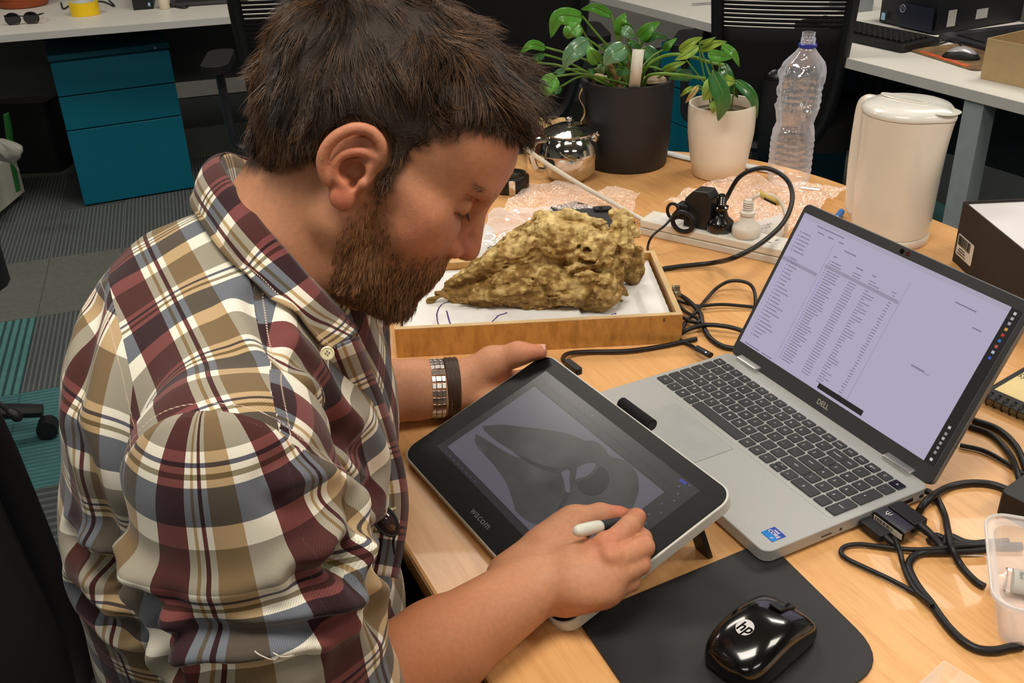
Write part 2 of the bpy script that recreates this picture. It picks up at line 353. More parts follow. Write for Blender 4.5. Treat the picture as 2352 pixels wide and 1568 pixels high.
# sunglasses
q = P(54, 56); sg = thing('sunglasses', 'black sunglasses lying on the white desk before the terracotta pot', 'sunglasses', q, .15)
def lensf(s):
    g = G(); n = 16; pts = []
    for i in range(n): a = 2*math.pi*i/n; pts.append((s*.033+.026*math.cos(a)*(1+.05*math.cos(2*a)), .021*math.sin(a)*(1 if math.sin(a) > 0 else .9)))
    return g.prism(pts, -.001, .001, lambda p: V(p[0], p[2]-.3*abs(p[0])**1*.2, p[1]+.021))
for s in (-1, 1):
    lensf(s).obj('lens', mat('dark_lens', (18, 16, 18), .06, coat=.6), sg)
    G().tube(spl([V(s*.06, 0, .032), V(s*.066, .03, .03), V(s*.055, .09, .02), V(s*.02, .12, .008)], 5), .0022, 6).obj('temple', black, sg)
    G().tube([V(s*.033+.027*math.cos(t), 0, .021+.022*math.sin(t)) for t in np.linspace(0, 2*math.pi, 24)], .002, 6).obj('rim', black, sg)
G().tube(spl([V(-.009, 0, .028), V(0, 0, .031), V(.009, 0, .028)], 4), .002, 6).obj('bridge', black, sg)
# tape roll
q = P(197, 33); ty = thing('tape_roll', 'roll of bright yellow tape on the white back desk', 'tape', q)
G().lathe([(.042, .0), (.054, 0), (.054, .048), (.042, .048), (.042, 0)], seg=40, cap=(False, False)).obj('tape', mat('yellow_tape', (238, 200, 20), .35, var=.03), ty)
G().lathe([(.038, .0), (.0419, 0), (.0419, .0485), (.038, .0485), (.038, 0)], seg=40, cap=(False, False)).obj('core', mat('tape_core', (206, 214, 216), .7), ty)
# small black box + cream bottle + laptop corner + cable on left desk
q = P(330, 22); bx = thing('computer_box', 'small black computer box on the back desk left of the cream bottle', 'computer', q, .25)
G().rbox((0, .10, .05), (.075, .2, .1), .004).obj('case', black, bx); G().box((.024, -.001, .018), (.009, .002, .012)).obj('sticker', mat('blue_sticker', (150, 190, 220), .4), bx)
q = P(379, 20); o_ = thing('small_bottle', 'small cream plastic bottle standing beside the black computer box', 'bottle', q)
G().lathe([(.017, 0), (.02, .004), (.02, .05), (.012, .065), (.012, .08)], seg=24).obj('bottle_body', mat('cream_plastic', (222, 210, 190), .5), o_)
ln = thing('closed_laptop', 'dark laptop at the right end of the left back desk', 'laptop', P(480, 12), .18)
G().rbox((0, .1, .009), (.3, .2, .012), .01).obj('base', mat('dark_grey', (60, 60, 62), .45), ln); G().rbox((0, .1, .0165), (.26, .17, .003), .004).obj('keyboard', black, ln)
G().box((0,.1,.0015),(.28,.18,.003)).obj('foot', black, ln)
cb_ = G().tube(spl([P(420, 0, .01), P(432, 10, .004), P(425, 18, .004), P(400, 14, .004), P(392, 2, .004)], 6), .003, 8).obj('desk_cable', black); tag(cb_, 'black cable looped on the desk beside the cream bottle', 'cable')
cb_ = G().tube(spl([P(140, 6, .004), P(146, 20, .004), P(165, 12, .004), P(230, 3, .004), P(262, 14, .004), P(250, 0, .004)], 6), .003, 8).obj('desk_cable', black); tag(cb_, 'thin black cable running behind the yellow tape roll', 'cable')

# ---------------------------------------------------------------- right white desk
a = P(1420, 0); b = P(2352, 236); e = nrm(b-a); bk = V(-e[1], e[0], 0); RDM = frame(a, e, bk)
rd = thing('desk', 'white desk across the back right with a desktop computer on it', 'desk', mtx=RDM)
G().box((1.2, .4, -.0125), (3.2, .8, .024)).obj('desk_top', white, rd, bevel=.001)
G().box((1.2, -.001, -.014), (3.2, .004, .028)).obj('edge_band', whedge, rd)
lg = loc2(RDM, P(2243, 207)); 
G().box((lg[0], .03, -.38), (.06, .05, .70)).obj('leg', mat('leg_silver', (150, 160, 164), .5), rd)
lx_ = loc2(RDM, PY(1712, 200, 3.35)); G().box((lx_[0]+.0, .05, -.38), (.03, .03, .70)).obj('leg', grey, rd); G().box((lx_[0], .7, -.38), (.05, .05, .70)).obj('leg', grey, rd)
G().box((1.2, .62, -.22), (3.0, .02, .4)).obj('back_panel', mat('desk_panel_dark', (58, 66, 70), .8), rd)
for uu, lab in ((1590, 'teal steel pedestal under the right desk behind the potted plants'), (2420, 'teal steel pedestal under the right desk at the right edge')):
    if uu == 1590: xx, yy = .215, .05
    else: p0 = loc2(RDM, P(2330, 200)); xx, yy = p0[0]+.23, .12
    t = thing('drawer_unit', lab, 'cabinet', mtx=RDM @ T3(xx, yy, -DT))
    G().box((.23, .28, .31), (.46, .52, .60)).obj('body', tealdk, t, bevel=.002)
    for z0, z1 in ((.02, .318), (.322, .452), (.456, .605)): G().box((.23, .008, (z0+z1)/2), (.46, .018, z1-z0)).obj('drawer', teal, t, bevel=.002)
# desktop computer lying flat
cp = P(2142, 82); M = RDM.copy(); q0 = loc2(RDM, cp)
dxy = nrm(P(2142, 82)-P(2012, 52)); dyy = nrm(P(2310, 60)-P(2142, 82)); 
M = frame(P(2012, 52), dxy, V(-dxy[1], dxy[0], 0)); wc = np.linalg.norm(P(2142, 82)-P(2012, 52)); hc = .115
pc = thing('desktop_computer', 'black desktop computer lying flat on the right back desk', 'computer', mtx=M)
G().rbox((wc/2, .2, hc/2+.003), (wc, .38, hc), .006).obj('case', mat('pc_black', (24, 26, 32), .4), pc)
G().box((wc*.68, -.003, hc*.38), (wc*.58, .006, hc*.62)).obj('front_panel', mat('pc_navy', (28, 32, 50), .35), pc)
G().box((wc*.12, -.001, hc*.22), (.015, .002, .022)).obj('sticker', mat('blue_sticker', (150, 190, 220), .4), pc)
G().tube([V(wc*.46+.011*math.cos(t), -.006, hc*.55+.011*math.sin(t)) for t in np.linspace(0, 2*math.pi, 24)], .0012, 6).obj('logo_ring', mat('logo_silver', (190, 190, 200), .3, .5), pc)
text('D', .014, 'logo_mark', mat('logo_silver', (190, 190, 200), .3, .5), pc, Matrix.Translation((wc*.46, -.0065, hc*.55)) @ Matrix.Rotation(math.pi/2, 4, 'X'))
for x_, s_ in ((.07, (.001, .035, .05)), (.2, (.001, .05, .03))): G().box((wc+.001, x_, .045), s_).obj('label', mat('paper_label', (200, 200, 196), .6), pc)
# old keyboard
k0 = P(2060, 120); kd = nrm(P(2065, 118)-P(1960, 95)); M = frame(P(2060, 120), kd, V(-kd[1], kd[0], 0))
kb = thing('keyboard', 'black desktop keyboard on the right back desk before the computer', 'keyboard', mtx=M)
G().rbox((-.2, .085, .012), (.44, .17, .02), .01).obj('keyboard_body', mat('kb_black', (26, 26, 28), .45), kb)
g = G()
for i in range(20):
    for j in range(5): g.rbox((-.40+i*.0205, .03+j*.023, .026), (.0165, .018, .008), .002, seg=1)
o_ = g.obj('keys', mat('kb_key', (16, 16, 17), .55), kb); o_['kind'] = 'stuff'
G().box((-.2, .085, .001), (.4, .14, .002)).obj('foot', black, kb)
# mouse mat + silver mouse + dark laptop + card box + monitor stand
q = P(2090, 118); w1 = P(2192, 150); w2 = P(2275, 143); 
ex = nrm(w1-q); mm = thing('mouse_mat', 'printed orange and brown mouse mat under the silver mouse', 'mouse mat', mtx=frame(q, ex, V(-ex[1], ex[0], 0)))
def artmat():
    m = mat('mat_art', (120, 96, 66), .6, var=.5, vscale=25); return m
G().rbox((.13, .12, .002), (.28, .24, .004), .02).obj('mat', artmat(), mm); G().box((.13, .015, .0045), (.2, .02, .001)).obj('print_stripe', mat('mat_orange', (196, 92, 50), .6, var=.3, vscale=40), mm)
q = P(2207, 132, .005); mo = thing('computer_mouse', 'silver topped mouse on the orange printed mat', 'mouse', q, 1.0)
def mousebody(L, W, Hh, y0, y1, z0=0.):
    def f(u, v):
        a = (v*2-1)*math.pi/2; t = u*2-1; w = W*(1-abs(t)**3.2)**.5 if abs(t) < 1 else 0
        return V(math.sin(a)*w, t*L, z0+Hh*(1-t*t*.75)*(math.cos(a)**.6 if math.cos(a) > 0 else 0)*(1-abs(t)**6)**.5 if abs(t) < 1 else z0)
    return f
G().grid(mousebody(.052, .03, .028, 0, 1), 20, 15).obj('mouse_body', black, mo)
G().grid(mousebody(.050, .0275, .031, 0, 1), 20, 15).obj('top_shell', mat('silver_plastic', (176, 176, 180), .3, .3), mo)
q = P(2262, 118); o_ = thing('open_laptop', 'dark laptop base behind the silver mouse', 'laptop', q, .3)
G().rbox((.17, .08, .009), (.36, .24, .012), .01).obj('base', mat('dark_grey2', (44, 44, 50), .4), o_); G().box((.17,.08,.0015),(.3,.2,.003)).obj('foot', black, o_); G().rbox((.17, .09, .017), (.30, .12, .004), .003).obj('keyboard', black, o_)
q = P(2252, 180); ex = nrm(P(2352, 202)-q); o_ = thing('cardboard_box', 'open brown cardboard tray box at the front of the right back desk', 'box', mtx=frame(q, ex, V(-ex[1], ex[0], 0)))
cardm = mat('cardboard', (176, 152, 112), .8, var=.05, bump=.2); hb = .105
G().box((.15, 0, hb/2), (.3, .003, hb)).obj('box_side', cardm, o_); G().box((0, .1, hb/2), (.003, .2, hb)).obj('box_side', cardm, o_); G().box((.15, .2, hb/2), (.3, .003, hb)).obj('box_side', cardm, o_); G().box((.15, .1, .0015), (.3, .2, .003)).obj('box_base', cardm, o_); G().box((.3, .1, hb/2), (.003, .2, hb)).obj('box_side', cardm, o_)
q = P(2250, 30); q = RDM @ Vector((1.55, .52, 0))
o_ = thing('monitor', 'dark monitor at the top right edge above the brown box', 'monitor', np.array(q), RA-.6)
G().rbox((0, 0, .006), (.24, .2, .012), .03).obj('base', mat('mon_dark', (40, 44, 56), .4), o_); G().box((0, .04, .1), (.05, .03, .2)).obj('stand', mat('mon_dark', (40, 44, 56), .4), o_); G().rbox((0, .02, .36), (.5, .04, .32), .01).obj('screen_housing', mat('mon_dark', (40, 44, 56), .4), o_)
q = P(2010, 20); o_ = thing('grey_box', 'light grey device at the back of the desk beyond the keyboard', 'device', P(1985, 30), .3)
G().rbox((0, .08, .03), (.1, .12, .06), .005).obj('device_body', mat('lt_grey', (140, 146, 150), .5), o_)
q = P(1690, 5); cb_ = G().tube([P(1590, 9, .006), P(1690, 3, .006)], .006, 8, flat=.4).obj('ruler', grey); tag(cb_, 'thin grey ruler lying on the white desk above the plants', 'ruler')
cb_ = G().tube(spl([P(2002, 60, .004), P(2080, 74, .004), P(2150, 86, .004), P(2190, 88, .004), P(2160, 100, .004), P(2135, 103, .004), P(2150, 96, .004), P(2190, 93, .004), P(2215, 112, .006)], 8), .0025, 6).obj('mouse_cable', black); tag(cb_, 'thin black mouse cable looping between the keyboard and the silver mouse', 'cable')

# ---------------------------------------------------------------- office chairs
mesh_m = mat('chair_mesh', (20, 21, 23), .85)
def chair(label, loc, rz, arms=True, h=1.0, slat=True, blue=False, w0=.19, az=.685, hh0=.36, zc=.80):
    t = thing('office_chair', label, 'chair', loc, rz, None)
    G().rbox((0, 0, .47), (.5, .48, .08), .1).obj('seat', mat('seat_blue', (16, 26, 74), .9) if blue else softblack, t)
    # curved open back frame (local +y = front of chair)
    fr = []
    for s in (-1, 1): pass
    def bp_(a, w=w0, hh=hh0): 
        x = w*math.copysign(abs(math.cos(a))**.55, math.cos(a)); z = zc+hh*math.copysign(abs(math.sin(a))**.55, math.sin(a)); x *= 1+.10*(z-.80)/.3
        return V(x, -.25-.10*(z-.55)+.35*x*x, z)
    G().tube([bp_(a) for a in np.linspace(0, 2*math.pi, 49)], .024, 10, cap=False, flat=.8).obj('back_frame', black, t)
    if slat:
        for i in range(27):
            z = 1.13-i*.0125; w = w0*1.0*(1-(abs(z-.80)/.36)**4)**.35*(1+.10*(z-.80)/.3)
            G().tube([V(x, -.25-.10*(z-.55)+.35*x*x, z) for x in np.linspace(-w, w, 9)], .0046, 4).obj('mesh_strand', mesh_m, t)
        G().grid(lambda u, v: V((u*2-1)*w0*(.80+.2*v), -.252-.10*(.38*v-.1)+.35*((u*2-1)*w0)**2, .45+.36*v), 9, 9).obj('lower_back_panel', softblack, t, solid=.006)
    else: G().grid(lambda u, v: V((u*2-1)*w0*math.sin(math.pi*min(.97, max(.12, v)))**.2, -.25-.10*(.7*v-.1)+.35*((u*2-1)*w0)**2, zc-hh0*.97+hh0*1.92*v), 11, 9).obj('back_mesh', softblack, t, solid=.008)
    G().lathe([(.028, -.02), (.034, 0), (.034, .02), (.02, .034), (.0, .036)], seg=20, M=lambda q: V(0, -.27-q[2], .66)+V(q[0], 0, q[1])).obj('lumbar_knob', mat('knob_black', (20, 20, 22), .25), t)
    G().tube(spl([V(0, -.15, .4), V(0, -.27, .43), V(0, -.30, .52), V(0, -.29, .66)], 6), [.04]*19, 10, flat=.5).obj('spine', black, t)
    G().tube([V(0, 0, .12), V(0, 0, .43)], .028, 12).obj('column', mat('dark_chrome', (60, 60, 62), .3, .7), t)
    for k in range(5):
        a = 2*math.pi*k/5+.3; c, s = math.cos(a), math.sin(a)
        G().tube([V(0, 0, .13), V(.15*c, .15*s, .11), V(.30*c, .30*s, .085)], [.032, .024, .018], 8).obj('base_arm', black, t)
        G().lathe([(.008, -.022), (.026, -.02), (.026, .02), (.008, .022)], seg=14, M=lambda q, c=c, s=s: V(.30*c, .30*s, .0335)+V(q[2]*s+q[0]*c, -q[2]*c+q[0]*s, q[1])).obj('castor', black, t)
    if arms:
        for s in (-1, 1):
            G().tube(spl([V(s*.2, .0, .44), V(s*.29, 0, .45), V(s*.305, 0, .52), V(s*.31, 0, az-.015)], 6), .02, 8, flat=.7).obj('arm_post', mat('arm_grey', (44, 44, 48), .4), t)
            G().rbox((s*.31, .02, az), (.085, .25, .026), .035).obj('arm_pad', black, t)
    return t
# behind the head, at left desk
chair('black mesh office chair behind the back of the seated person\'s head', V(-.585, 3.28, 0), .12, blue=True, az=.72)
chair('black office chair in shadow behind the left leaves of the plants', V(.02, 3.62, 0), .1, slat=False, w0=.22)
chair('black mesh office chair behind the clear plastic bottle', V(.90, 3.30, 0), -.30, w0=.185, az=.70)
chair('black chair with a mesh back that the person in plaid sits on', V(-.28, .78, 0), -1.35, slat=False, arms=True, w0=.235, hh0=.27, zc=.72)
chair('black office chair cut by the left edge above the carpet lever', V(-1.50, 2.16, 0), 1.2, slat=False, arms=False, hh0=.21, zc=.66)
# ================================================================ the wooden table
def woodmat(name, c, dark, sc_=(1.2, 14, 6), rot=0., rough=.38):
    m = mat(name, c, rough, var=.05, vscale=6, coat=.12); n = m.node_tree; b = n.nodes['Principled BSDF']
    tc = n.nodes.new('ShaderNodeTexCoord'); mp0 = n.nodes.new('ShaderNodeMapping'); mp0.inputs['Rotation'].default_value = (0, 0, rot); mp = n.nodes.new('ShaderNodeMapping'); mp.inputs['Scale'].default_value = sc_
    nz = n.nodes.new('ShaderNodeTexNoise'); nz.inputs['Scale'].default_value = 9; nz.inputs['Detail'].default_value = 8; nz.inputs['Roughness'].default_value = .65; nz.inputs['Distortion'].default_value = .4
    mr = n.nodes.new('ShaderNodeMapRange'); mr.inputs[1].default_value = .42; mr.inputs[2].default_value = .68; mx = n.nodes.new('ShaderNodeMix'); mx.data_type = 'RGBA'; old = b.inputs['Base Color'].links[0].from_socket
    n.links.new(tc.outputs['Object'], mp0.inputs[0]); n.links.new(mp0.outputs[0], mp.inputs[0]); n.links.new(mp.outputs[0], nz.inputs[0]); n.links.new(nz.outputs[0], mr.inputs[0]); n.links.new(mr.outputs[0], mx.inputs[0])
    n.links.new(old, mx.inputs[6]); mx.inputs[7].default_value = (*lin(dark), 1)
    # fine pores
    n2 = n.nodes.new('ShaderNodeTexNoise'); n2.inputs['Scale'].default_value = 60; mp2 = n.nodes.new('ShaderNodeMapping'); mp2.inputs['Scale'].default_value = (1, 12, 4); n.links.new(mp0.outputs[0], mp2.inputs[0]); n.links.new(mp2.outputs[0], n2.inputs[0])
    m2 = n.nodes.new('ShaderNodeMapRange'); m2.inputs[1].default_value = .6; m2.inputs[2].default_value = .72; m2.inputs[3].default_value = 0; m2.inputs[4].default_value = .35; mx2 = n.nodes.new('ShaderNodeMix'); mx2.data_type = 'RGBA'
    n.links.new(n2.outputs[0], m2.inputs[0]); n.links.new(m2.outputs[0], mx2.inputs[0]); n.links.new(mx.outputs[2], mx2.inputs[6]); mx2.inputs[7].default_value = (*lin(dark), 1); n.links.new(mx2.outputs[2], b.inputs['Base Color'])
    return m
beech = woodmat('beech_veneer', (226, 174, 114), (212, 156, 96), rot=-math.atan2(.905, -.42))
A_ = P(905, 1215); B_ = P(1120, 1568); ed = nrm(A_-B_)
edge = [B_-ed*.62, B_, A_, A_+ed*.45, A_+ed*.72+V(.01, 0, 0), V(-.36, 1.75, 0), V(-.22, 2.02, 0), V(0, 2.19, 0), P(1400, 338), P(1530, 345), P(1700, 360), P(1870, 400), V(.73, 1.845, 0), P(2190, 520), V(1.25, .84, 0), V(1.42, .5, 0), V(1.2, .05, 0), V(.7, -.1, 0)]
outl = [(p[0], p[1]) for p in edge[:4]]+[(p[0], p[1]) for p in spl(edge[4:14], 5)]+[(p[0], p[1]) for p in edge[14:]]
tb = thing('table', 'bow-ended beech veneer meeting table the person works at', 'table', (0.45, 1.1, 0))
G().prism([(x-.45, y-1.1) for x, y in outl[::-1]], DT-.027, DT).obj('table_top', beech, tb, bevel=.004, smooth=False)
G().prism([((x-.45)*1.0005, (y-1.1)*1.0005) for x, y in outl[::-1]], DT-.0255, DT-.004).obj('edge_band', woodmat('beech_edge', (196, 146, 84), (172, 122, 66), rot=0), tb, smooth=False)
for lx_, ly_ in ((.25, .35), (.25, 1.75), (.75, .45), (.62, 1.55)): G().box((lx_-.45, ly_-1.1, (DT-.027)/2), (.05, .05, DT-.027)).obj('leg', grey, tb)

# ---------------------------------------------------------------- laptop
LO = V(.30415, 1.23795, DT); LY = -1.11305; LID = 1.06908
la = V(math.cos(LY), math.sin(LY), 0); lb = V(-math.sin(LY), math.cos(LY), 0)
lap = thing('laptop', 'silver open laptop with a file list on its screen', 'laptop', mtx=frame(LO, la, lb))
alu = mat('laptop_silver', (172, 174, 172), .4, metal=.25, var=.02, vscale=400); bez = mat('bezel_grey', (52, 53, 55), .5); keym = mat('key_black', (47, 48, 50), .5, var=.08, vscale=300); leg_w = mat('legend_white', (215, 215, 215), .6)
kw = lambda *a, **k: G().rbox(*a, **k)
def soft(c, sz, r): return G().rbox(c, sz, r)
G().rbox((.1789, -.1165, .0120), (.3578, .2333, .014), .012, seg=6).obj('base', alu, lap)
G().rbox((.1789, -.1165, .0026), (.31, .19, .0052), .01).obj('foot', black, lap)
G().rbox((.1765, -.0775, .01915), (.341, .118, .0003), .004).obj('key_well', mat('well_silver', (176, 178, 176), .4, metal=.3), lap)
G().rbox((.132, -.1755, .0191), (.1195, .064, .0003), .003).obj('touch_pad_gap', mat('pad_gap', (120, 122, 122), .5), lap)
G().rbox((.132, -.1755, .01935), (.1185, .063, .0003), .003).obj('touch_pad', mat('pad_silver', (166, 169, 168), .42, metal=.3), lap)
KEYS = []
def krow(y, h, x, items):
    for t_, w_ in items: KEYS.append((x+w_/2, y, w_-.0032, h, t_)); x += w_
U = .01862
krow(-.031, .0125, .0075, [('esc', .0178)]+[('F%d' % i, .0178) for i in range(1, 13)]+[('home', .0178), ('end', .0178), ('insert', .0178), ('delete', .0178)][:4]+[('calc', .0171), ('off', .0171), ('', .0171)][:0])
for i, s_ in enumerate(('=', 'C', 'o')): KEYS.append((.3015+i*.0187-.0, -.031, .0155, .0125, s_))
KEYS = [k for k in KEYS if not (k[4] == 'delete')]+[(.2826+.0, -.031, .0155, .0125, 'delete')] if False else [k for k in KEYS if k[0] < .2935 or k[0] > .3]
krow(-.048, .0158, .0075, [(c, U) for c in '`1234567890-=']+[('backspace', .0262)])
krow(-.0665, .0158, .0075, [('tab', .0262)]+[(c, U) for c in 'QWERTYUIOP[]']+[('\\', U*.99)])
krow(-.085, .0158, .0075, [('caps lock', .0305)]+[(c, U) for c in "ASDFGHJKL;'"]+[('enter', .033)])
krow(-.1035, .0158, .0075, [('shift', .0405)]+[(c, U) for c in 'ZXCVBNM,./']+[('shift', .0415)])
krow(-.122, .0158, .0075, [('ctrl', .0225), ('fn', U), ('w', U), ('alt', U), ('', .0945), ('alt', U), ('ctrl', U), ('<', U)])
KEYS += [(.2465, -.1181, .0155, .0072, 'u'), (.2465, -.1263, .0155, .0072, 'v'), (.2650, -.122, .0155, .0158, '>')]
for j, rw in enumerate((('num', '/', '*', '-'), ('7', '8', '9', None), ('4', '5', '6', None), ('1', '2', '3', None))):
    for i, s_ in enumerate(rw):
        if s_: KEYS.append((.2826+.0187*i, -.048-.0185*j, .0155, .0158, s_))
KEYS += [(.3387, -.0758, .0155, .0343, '+'), (.3387, -.1128, .0155, .0343, 'enter'), (.2919, -.122, .0342, .0158, '0'), (.3200, -.122, .0155, .0158, '.')]
kmesh = {}
for x, y, w, h_, s_ in KEYS:
    ky = (round(w, 4), round(h_, 4))
    if ky not in kmesh:
        o = G().rbox((0, 0, 0), (w, h_, .0016), .0015, seg=3).obj('key', keym, lap); kmesh[ky] = o.data
    else: o = bpy.data.objects.new('key', kmesh[ky]); COL.objects.link(o); o.parent = lap
    o.location = (x, y, .0202)
    if s_:
        sz = .0052 if len(s_) == 1 else (.0036 if len(s_) < 6 else .0032)
        off = (0, 0) if len(s_) > 1 or s_.isalpha() else (-.002, -.0015)
        text({'u': '^', 'v': 'v', 'w': '#'}.get(s_, s_), sz, 'legend', leg_w, o, Matrix.Translation((off[0], off[1], .00085)))
# power key tint
G().rbox((.3387, -.031, .0202), (.0155, .0125, .0016), .0015).obj('power_key', mat('power_key', (44, 46, 66), .5), lap)
# hinges
for x in (.042, .312): G().rbox((x, -.002, .0215), (.042, .012, .006), .002).obj('hinge', mat('hinge_silver', (190, 190, 188), .25, .8), lap, bevel=.001)
# sticker
ST = thing  # (sticker is a part)
G().rbox((.338, -.206, .01925), (.0185, .0185, .0003), .0005).obj('sticker', mat('sticker_blue', (22, 60, 160), .35), lap)
G().box((.338, -.2115, .01945), (.0185, .007, .0001)).obj('sticker_band', mat('sticker_cyan', (0, 120, 200), .35), lap)
text('intel', .0045, 'sticker_print', leg_w, lap, Matrix.Translation((.337, -.2005, .01955)), bold=True); text('CORE', .0062, 'sticker_print', leg_w, lap, Matrix.Translation((.338, -.2055, .01955)), bold=True); text('i7', .0042, 'sticker_print', leg_w, lap, Matrix.Translation((.342, -.212, .0196)), bold=True)
# ports on the right side
for y, w, h_ in ((-.012, .006, .003), (-.032, .014, .005), (-.13, .003, .003), (-.15, .014, .0012)): G().box((.3579, y, .010), (.0006, w, h_)).obj('port', mat('port_dark', (10, 10, 10), .4), lap)
# lid (hinged upright)
lidM = Matrix(((1, 0, 0, 0), (0, math.cos(LID), -math.sin(LID), 0), (0, math.sin(LID), math.cos(LID), .018), (0, 0, 0, 1)))
def LM(q): return np.array(lidM @ Vector(q))
G().rbox((.1789, .114, -.0035), (.3578, .228, .006), .009, M=LM, seg=6).obj('lid', mat('lid_silver', (120, 122, 124), .38, metal=.4), lap)
G().rbox((.1789, .114, .0005), (.3560, .2262, .0016), .008, M=LM, seg=6).obj('bezel', bez, lap)
def emat(name, col, s=1.):
    m = mat(name, col, .25, var=0., emis=s); m.node_tree.nodes['Principled BSDF'].inputs['Base Color'].default_value = (0, 0, 0, 1)
    for l in list(m.node_tree.nodes['Principled BSDF'].inputs['Base Color'].links): m.node_tree.links.remove(l)
    m.node_tree.nodes['Principled BSDF'].inputs['Base Color'].default_value = (.02, .02, .02, 1); return m
S0x, S0y, Sw, Sh = .0068, .0215, .3442, .1936
def scr(x0, x1, y0, y1, z, m, g=None): return (g or G()).box(((x0+x1)/2+S0x, (y0+y1)/2+S0y, z), (x1-x0, y1-y0, .00006), LM)
dsp = scr(0, Sw, 0, Sh, .00135, None).obj('display', emat('screen_white', (176, 170, 194), .72), lap)
gW = emat('screen_grey', (146, 142, 162), .75); gT = emat('screen_text', (112, 108, 132), .8); gD = emat('screen_dark', (22, 22, 26), .5); gL = emat('screen_line', (138, 134, 154), .8)
scr(.329, Sw, 0, Sh, .0015, None).obj('taskbar', gD, lap)
scr(0, .067, .1255, .130, .0015, None).obj('selection_bar', gW, lap); scr(.073, .1985, .141, .1455, .0015, None).obj('selection_bar', gW, lap)
scr(0, .329, Sh-.006, Sh, .0015, None).obj('title_bar', emat('screen_pale', (168, 164, 184), .72), lap)
for x, y0, y1 in ((.0695, .006, .172), (.1995, .006, .172)): scr(x, x+.0006, y0, y1, .0015, None).obj('divider', gL, lap)
scr(.152, .229, .0035, .0105, .0016, None).obj('hover_bar', gD, lap)
rr = random.Random(3); g = G(); gi = G()
for k in range(38):                       # the file list
    y = .151-k*.00375-(0 if k < 3 else .002)
    if y < .008: break
    if k == 2: continue
    scr(.0795, .0795+rr.uniform(.014, .024), y, y+.0011, .0016, None, g); scr(.0755, .0770, y-.0002, y+.0013, .0016, None, gi)
    scr(.118, .118+rr.uniform(.012, .015), y, y+.001, .0016, None, g)
    scr(.146, .146+rr.choice((.007, .010, .018)), y, y+.001, .0016, None, g); scr(.190-rr.uniform(.004, .008), .190, y, y+.001, .0016, None, g)
for k in range(30):
    y = .168-k*.0052
    if k == 6: continue
    scr(.012+(.004 if k > 7 else 0), .016+rr.uniform(.010, .032 if k > 14 else .018), y, y+.0012, .0016, None, g); scr(.008+(.004 if k > 7 else 0), .0098+(.004 if k > 7 else 0), y-.0003, y+.0014, .0016, None, gi)
for x, y, w in ((.03, .184, .05), (.036, .177, .012), (.055, .177, .010), (.075, .177, .008), (.09, .170, .02), (.265, .172, .03), (.255, .086, .02), (.30, .155, .012), (.01, .002, .03), (.045, .002, .02), (.078, .158, .006), (.118, .158, .012), (.146, .158, .006)): scr(x, x+w, y, y+.0014, .0016, None, g)
o = g.obj('list_print', gT, lap); o['kind'] = 'stuff'; o = gi.obj('icon_print', emat('screen_icon', (112, 110, 170), .8), lap); o['kind'] = 'stuff'
text('No preview available.', .0032, 'screen_print', gT, lap, lidM @ Matrix.Translation((.276, .107, .0017)))
for y, c in ((.187, (210, 210, 210)), (.181, (180, 180, 180)), (.175, (170, 175, 180)), (.168, (220, 170, 60)), (.161, (200, 60, 50)), (.154, (50, 120, 210)), (.147, (200, 90, 80)), (.140, (190, 200, 220)), (.133, (50, 90, 200)), (.045, (200, 200, 205)), (.037, (150, 150, 150)), (.031, (190, 190, 190)), (.025, (160, 160, 160)), (.019, (160, 160, 160)), (.013, (150, 150, 150)), (.004, (220, 220, 220))):
    scr(.3345, .3380, y, y+.0033, .0017, None).obj('taskbar_icon', emat('ico_%d_%d_%d' % c, c, .6), lap)
text('DELL', .0095, 'logo', mat('logo_gold', (200, 196, 180), .35, .5), lap, lidM @ Matrix.Translation((.1789, .011, .0014)), spacing=.95, bold=True)
for x, c in ((.1745, (12, 12, 12)), (.1835, (70, 34, 34))): G().lathe([(.0032, 0), (.0032, .0004)], seg=16, M=lambda q, x=x: LM((x+q[0], .2212+q[1], .0013+q[2]))).obj('camera_lens', mat('cam_%d' % c[0], c, .1), lap)

# ---------------------------------------------------------------- pen display (tablet)
TO = V(-.1406, 1.0311, DT+.012); TY = -1.04823; TT = .33055
tA = V(math.cos(TY), math.sin(TY), 0); tB = V(-math.sin(TY)*math.cos(TT), math.cos(TY)*math.cos(TT), math.sin(TT)); TM = frame(TO, tA, tB)
tab = thing('drawing_tablet', 'white backed pen display tablet showing a grey skull drawing', 'tablet', mtx=TM)
G().rbox((.1785, .1125, -.0065), (.357, .225, .013), .020, seg=8).obj('housing', mat('tablet_white', (206, 206, 198), .45), tab, bevel=.002)
G().rbox((.1785, .1125, .0004), (.3525, .2205, .0016), .018, seg=8).obj('front_glass', mat('tablet_glass', (10, 11, 13), .38, var=.02, spec=.3), tab)
def TSM(z): return lambda q: V(q[0], q[1], z+q[2])
eD = emat('tab_ui', (34, 35, 42), .55); eP = emat('tab_page', (88, 86, 97), .62); eB = emat('tab_beak', (44, 44, 48), .8); eV = emat('tab_dark', (24, 25, 31), .75)
G().box((.1785, .120, .00125), (.295, .166, .0001)).obj('display', eV, tab)
G().box((.186, .194, .0014), (.278, .010, .0001)).obj('tool_bar', eD, tab); G().box((.186, .181, .0014), (.278, .006, .0001)).obj('tool_bar', eD, tab); G().box((.1785, .0405, .0014), (.295, .006, .0001)).obj('tool_bar', eD, tab)
G().box((.171, .1115, .0014), (.256, .131, .0001)).obj('canvas', eP, tab)
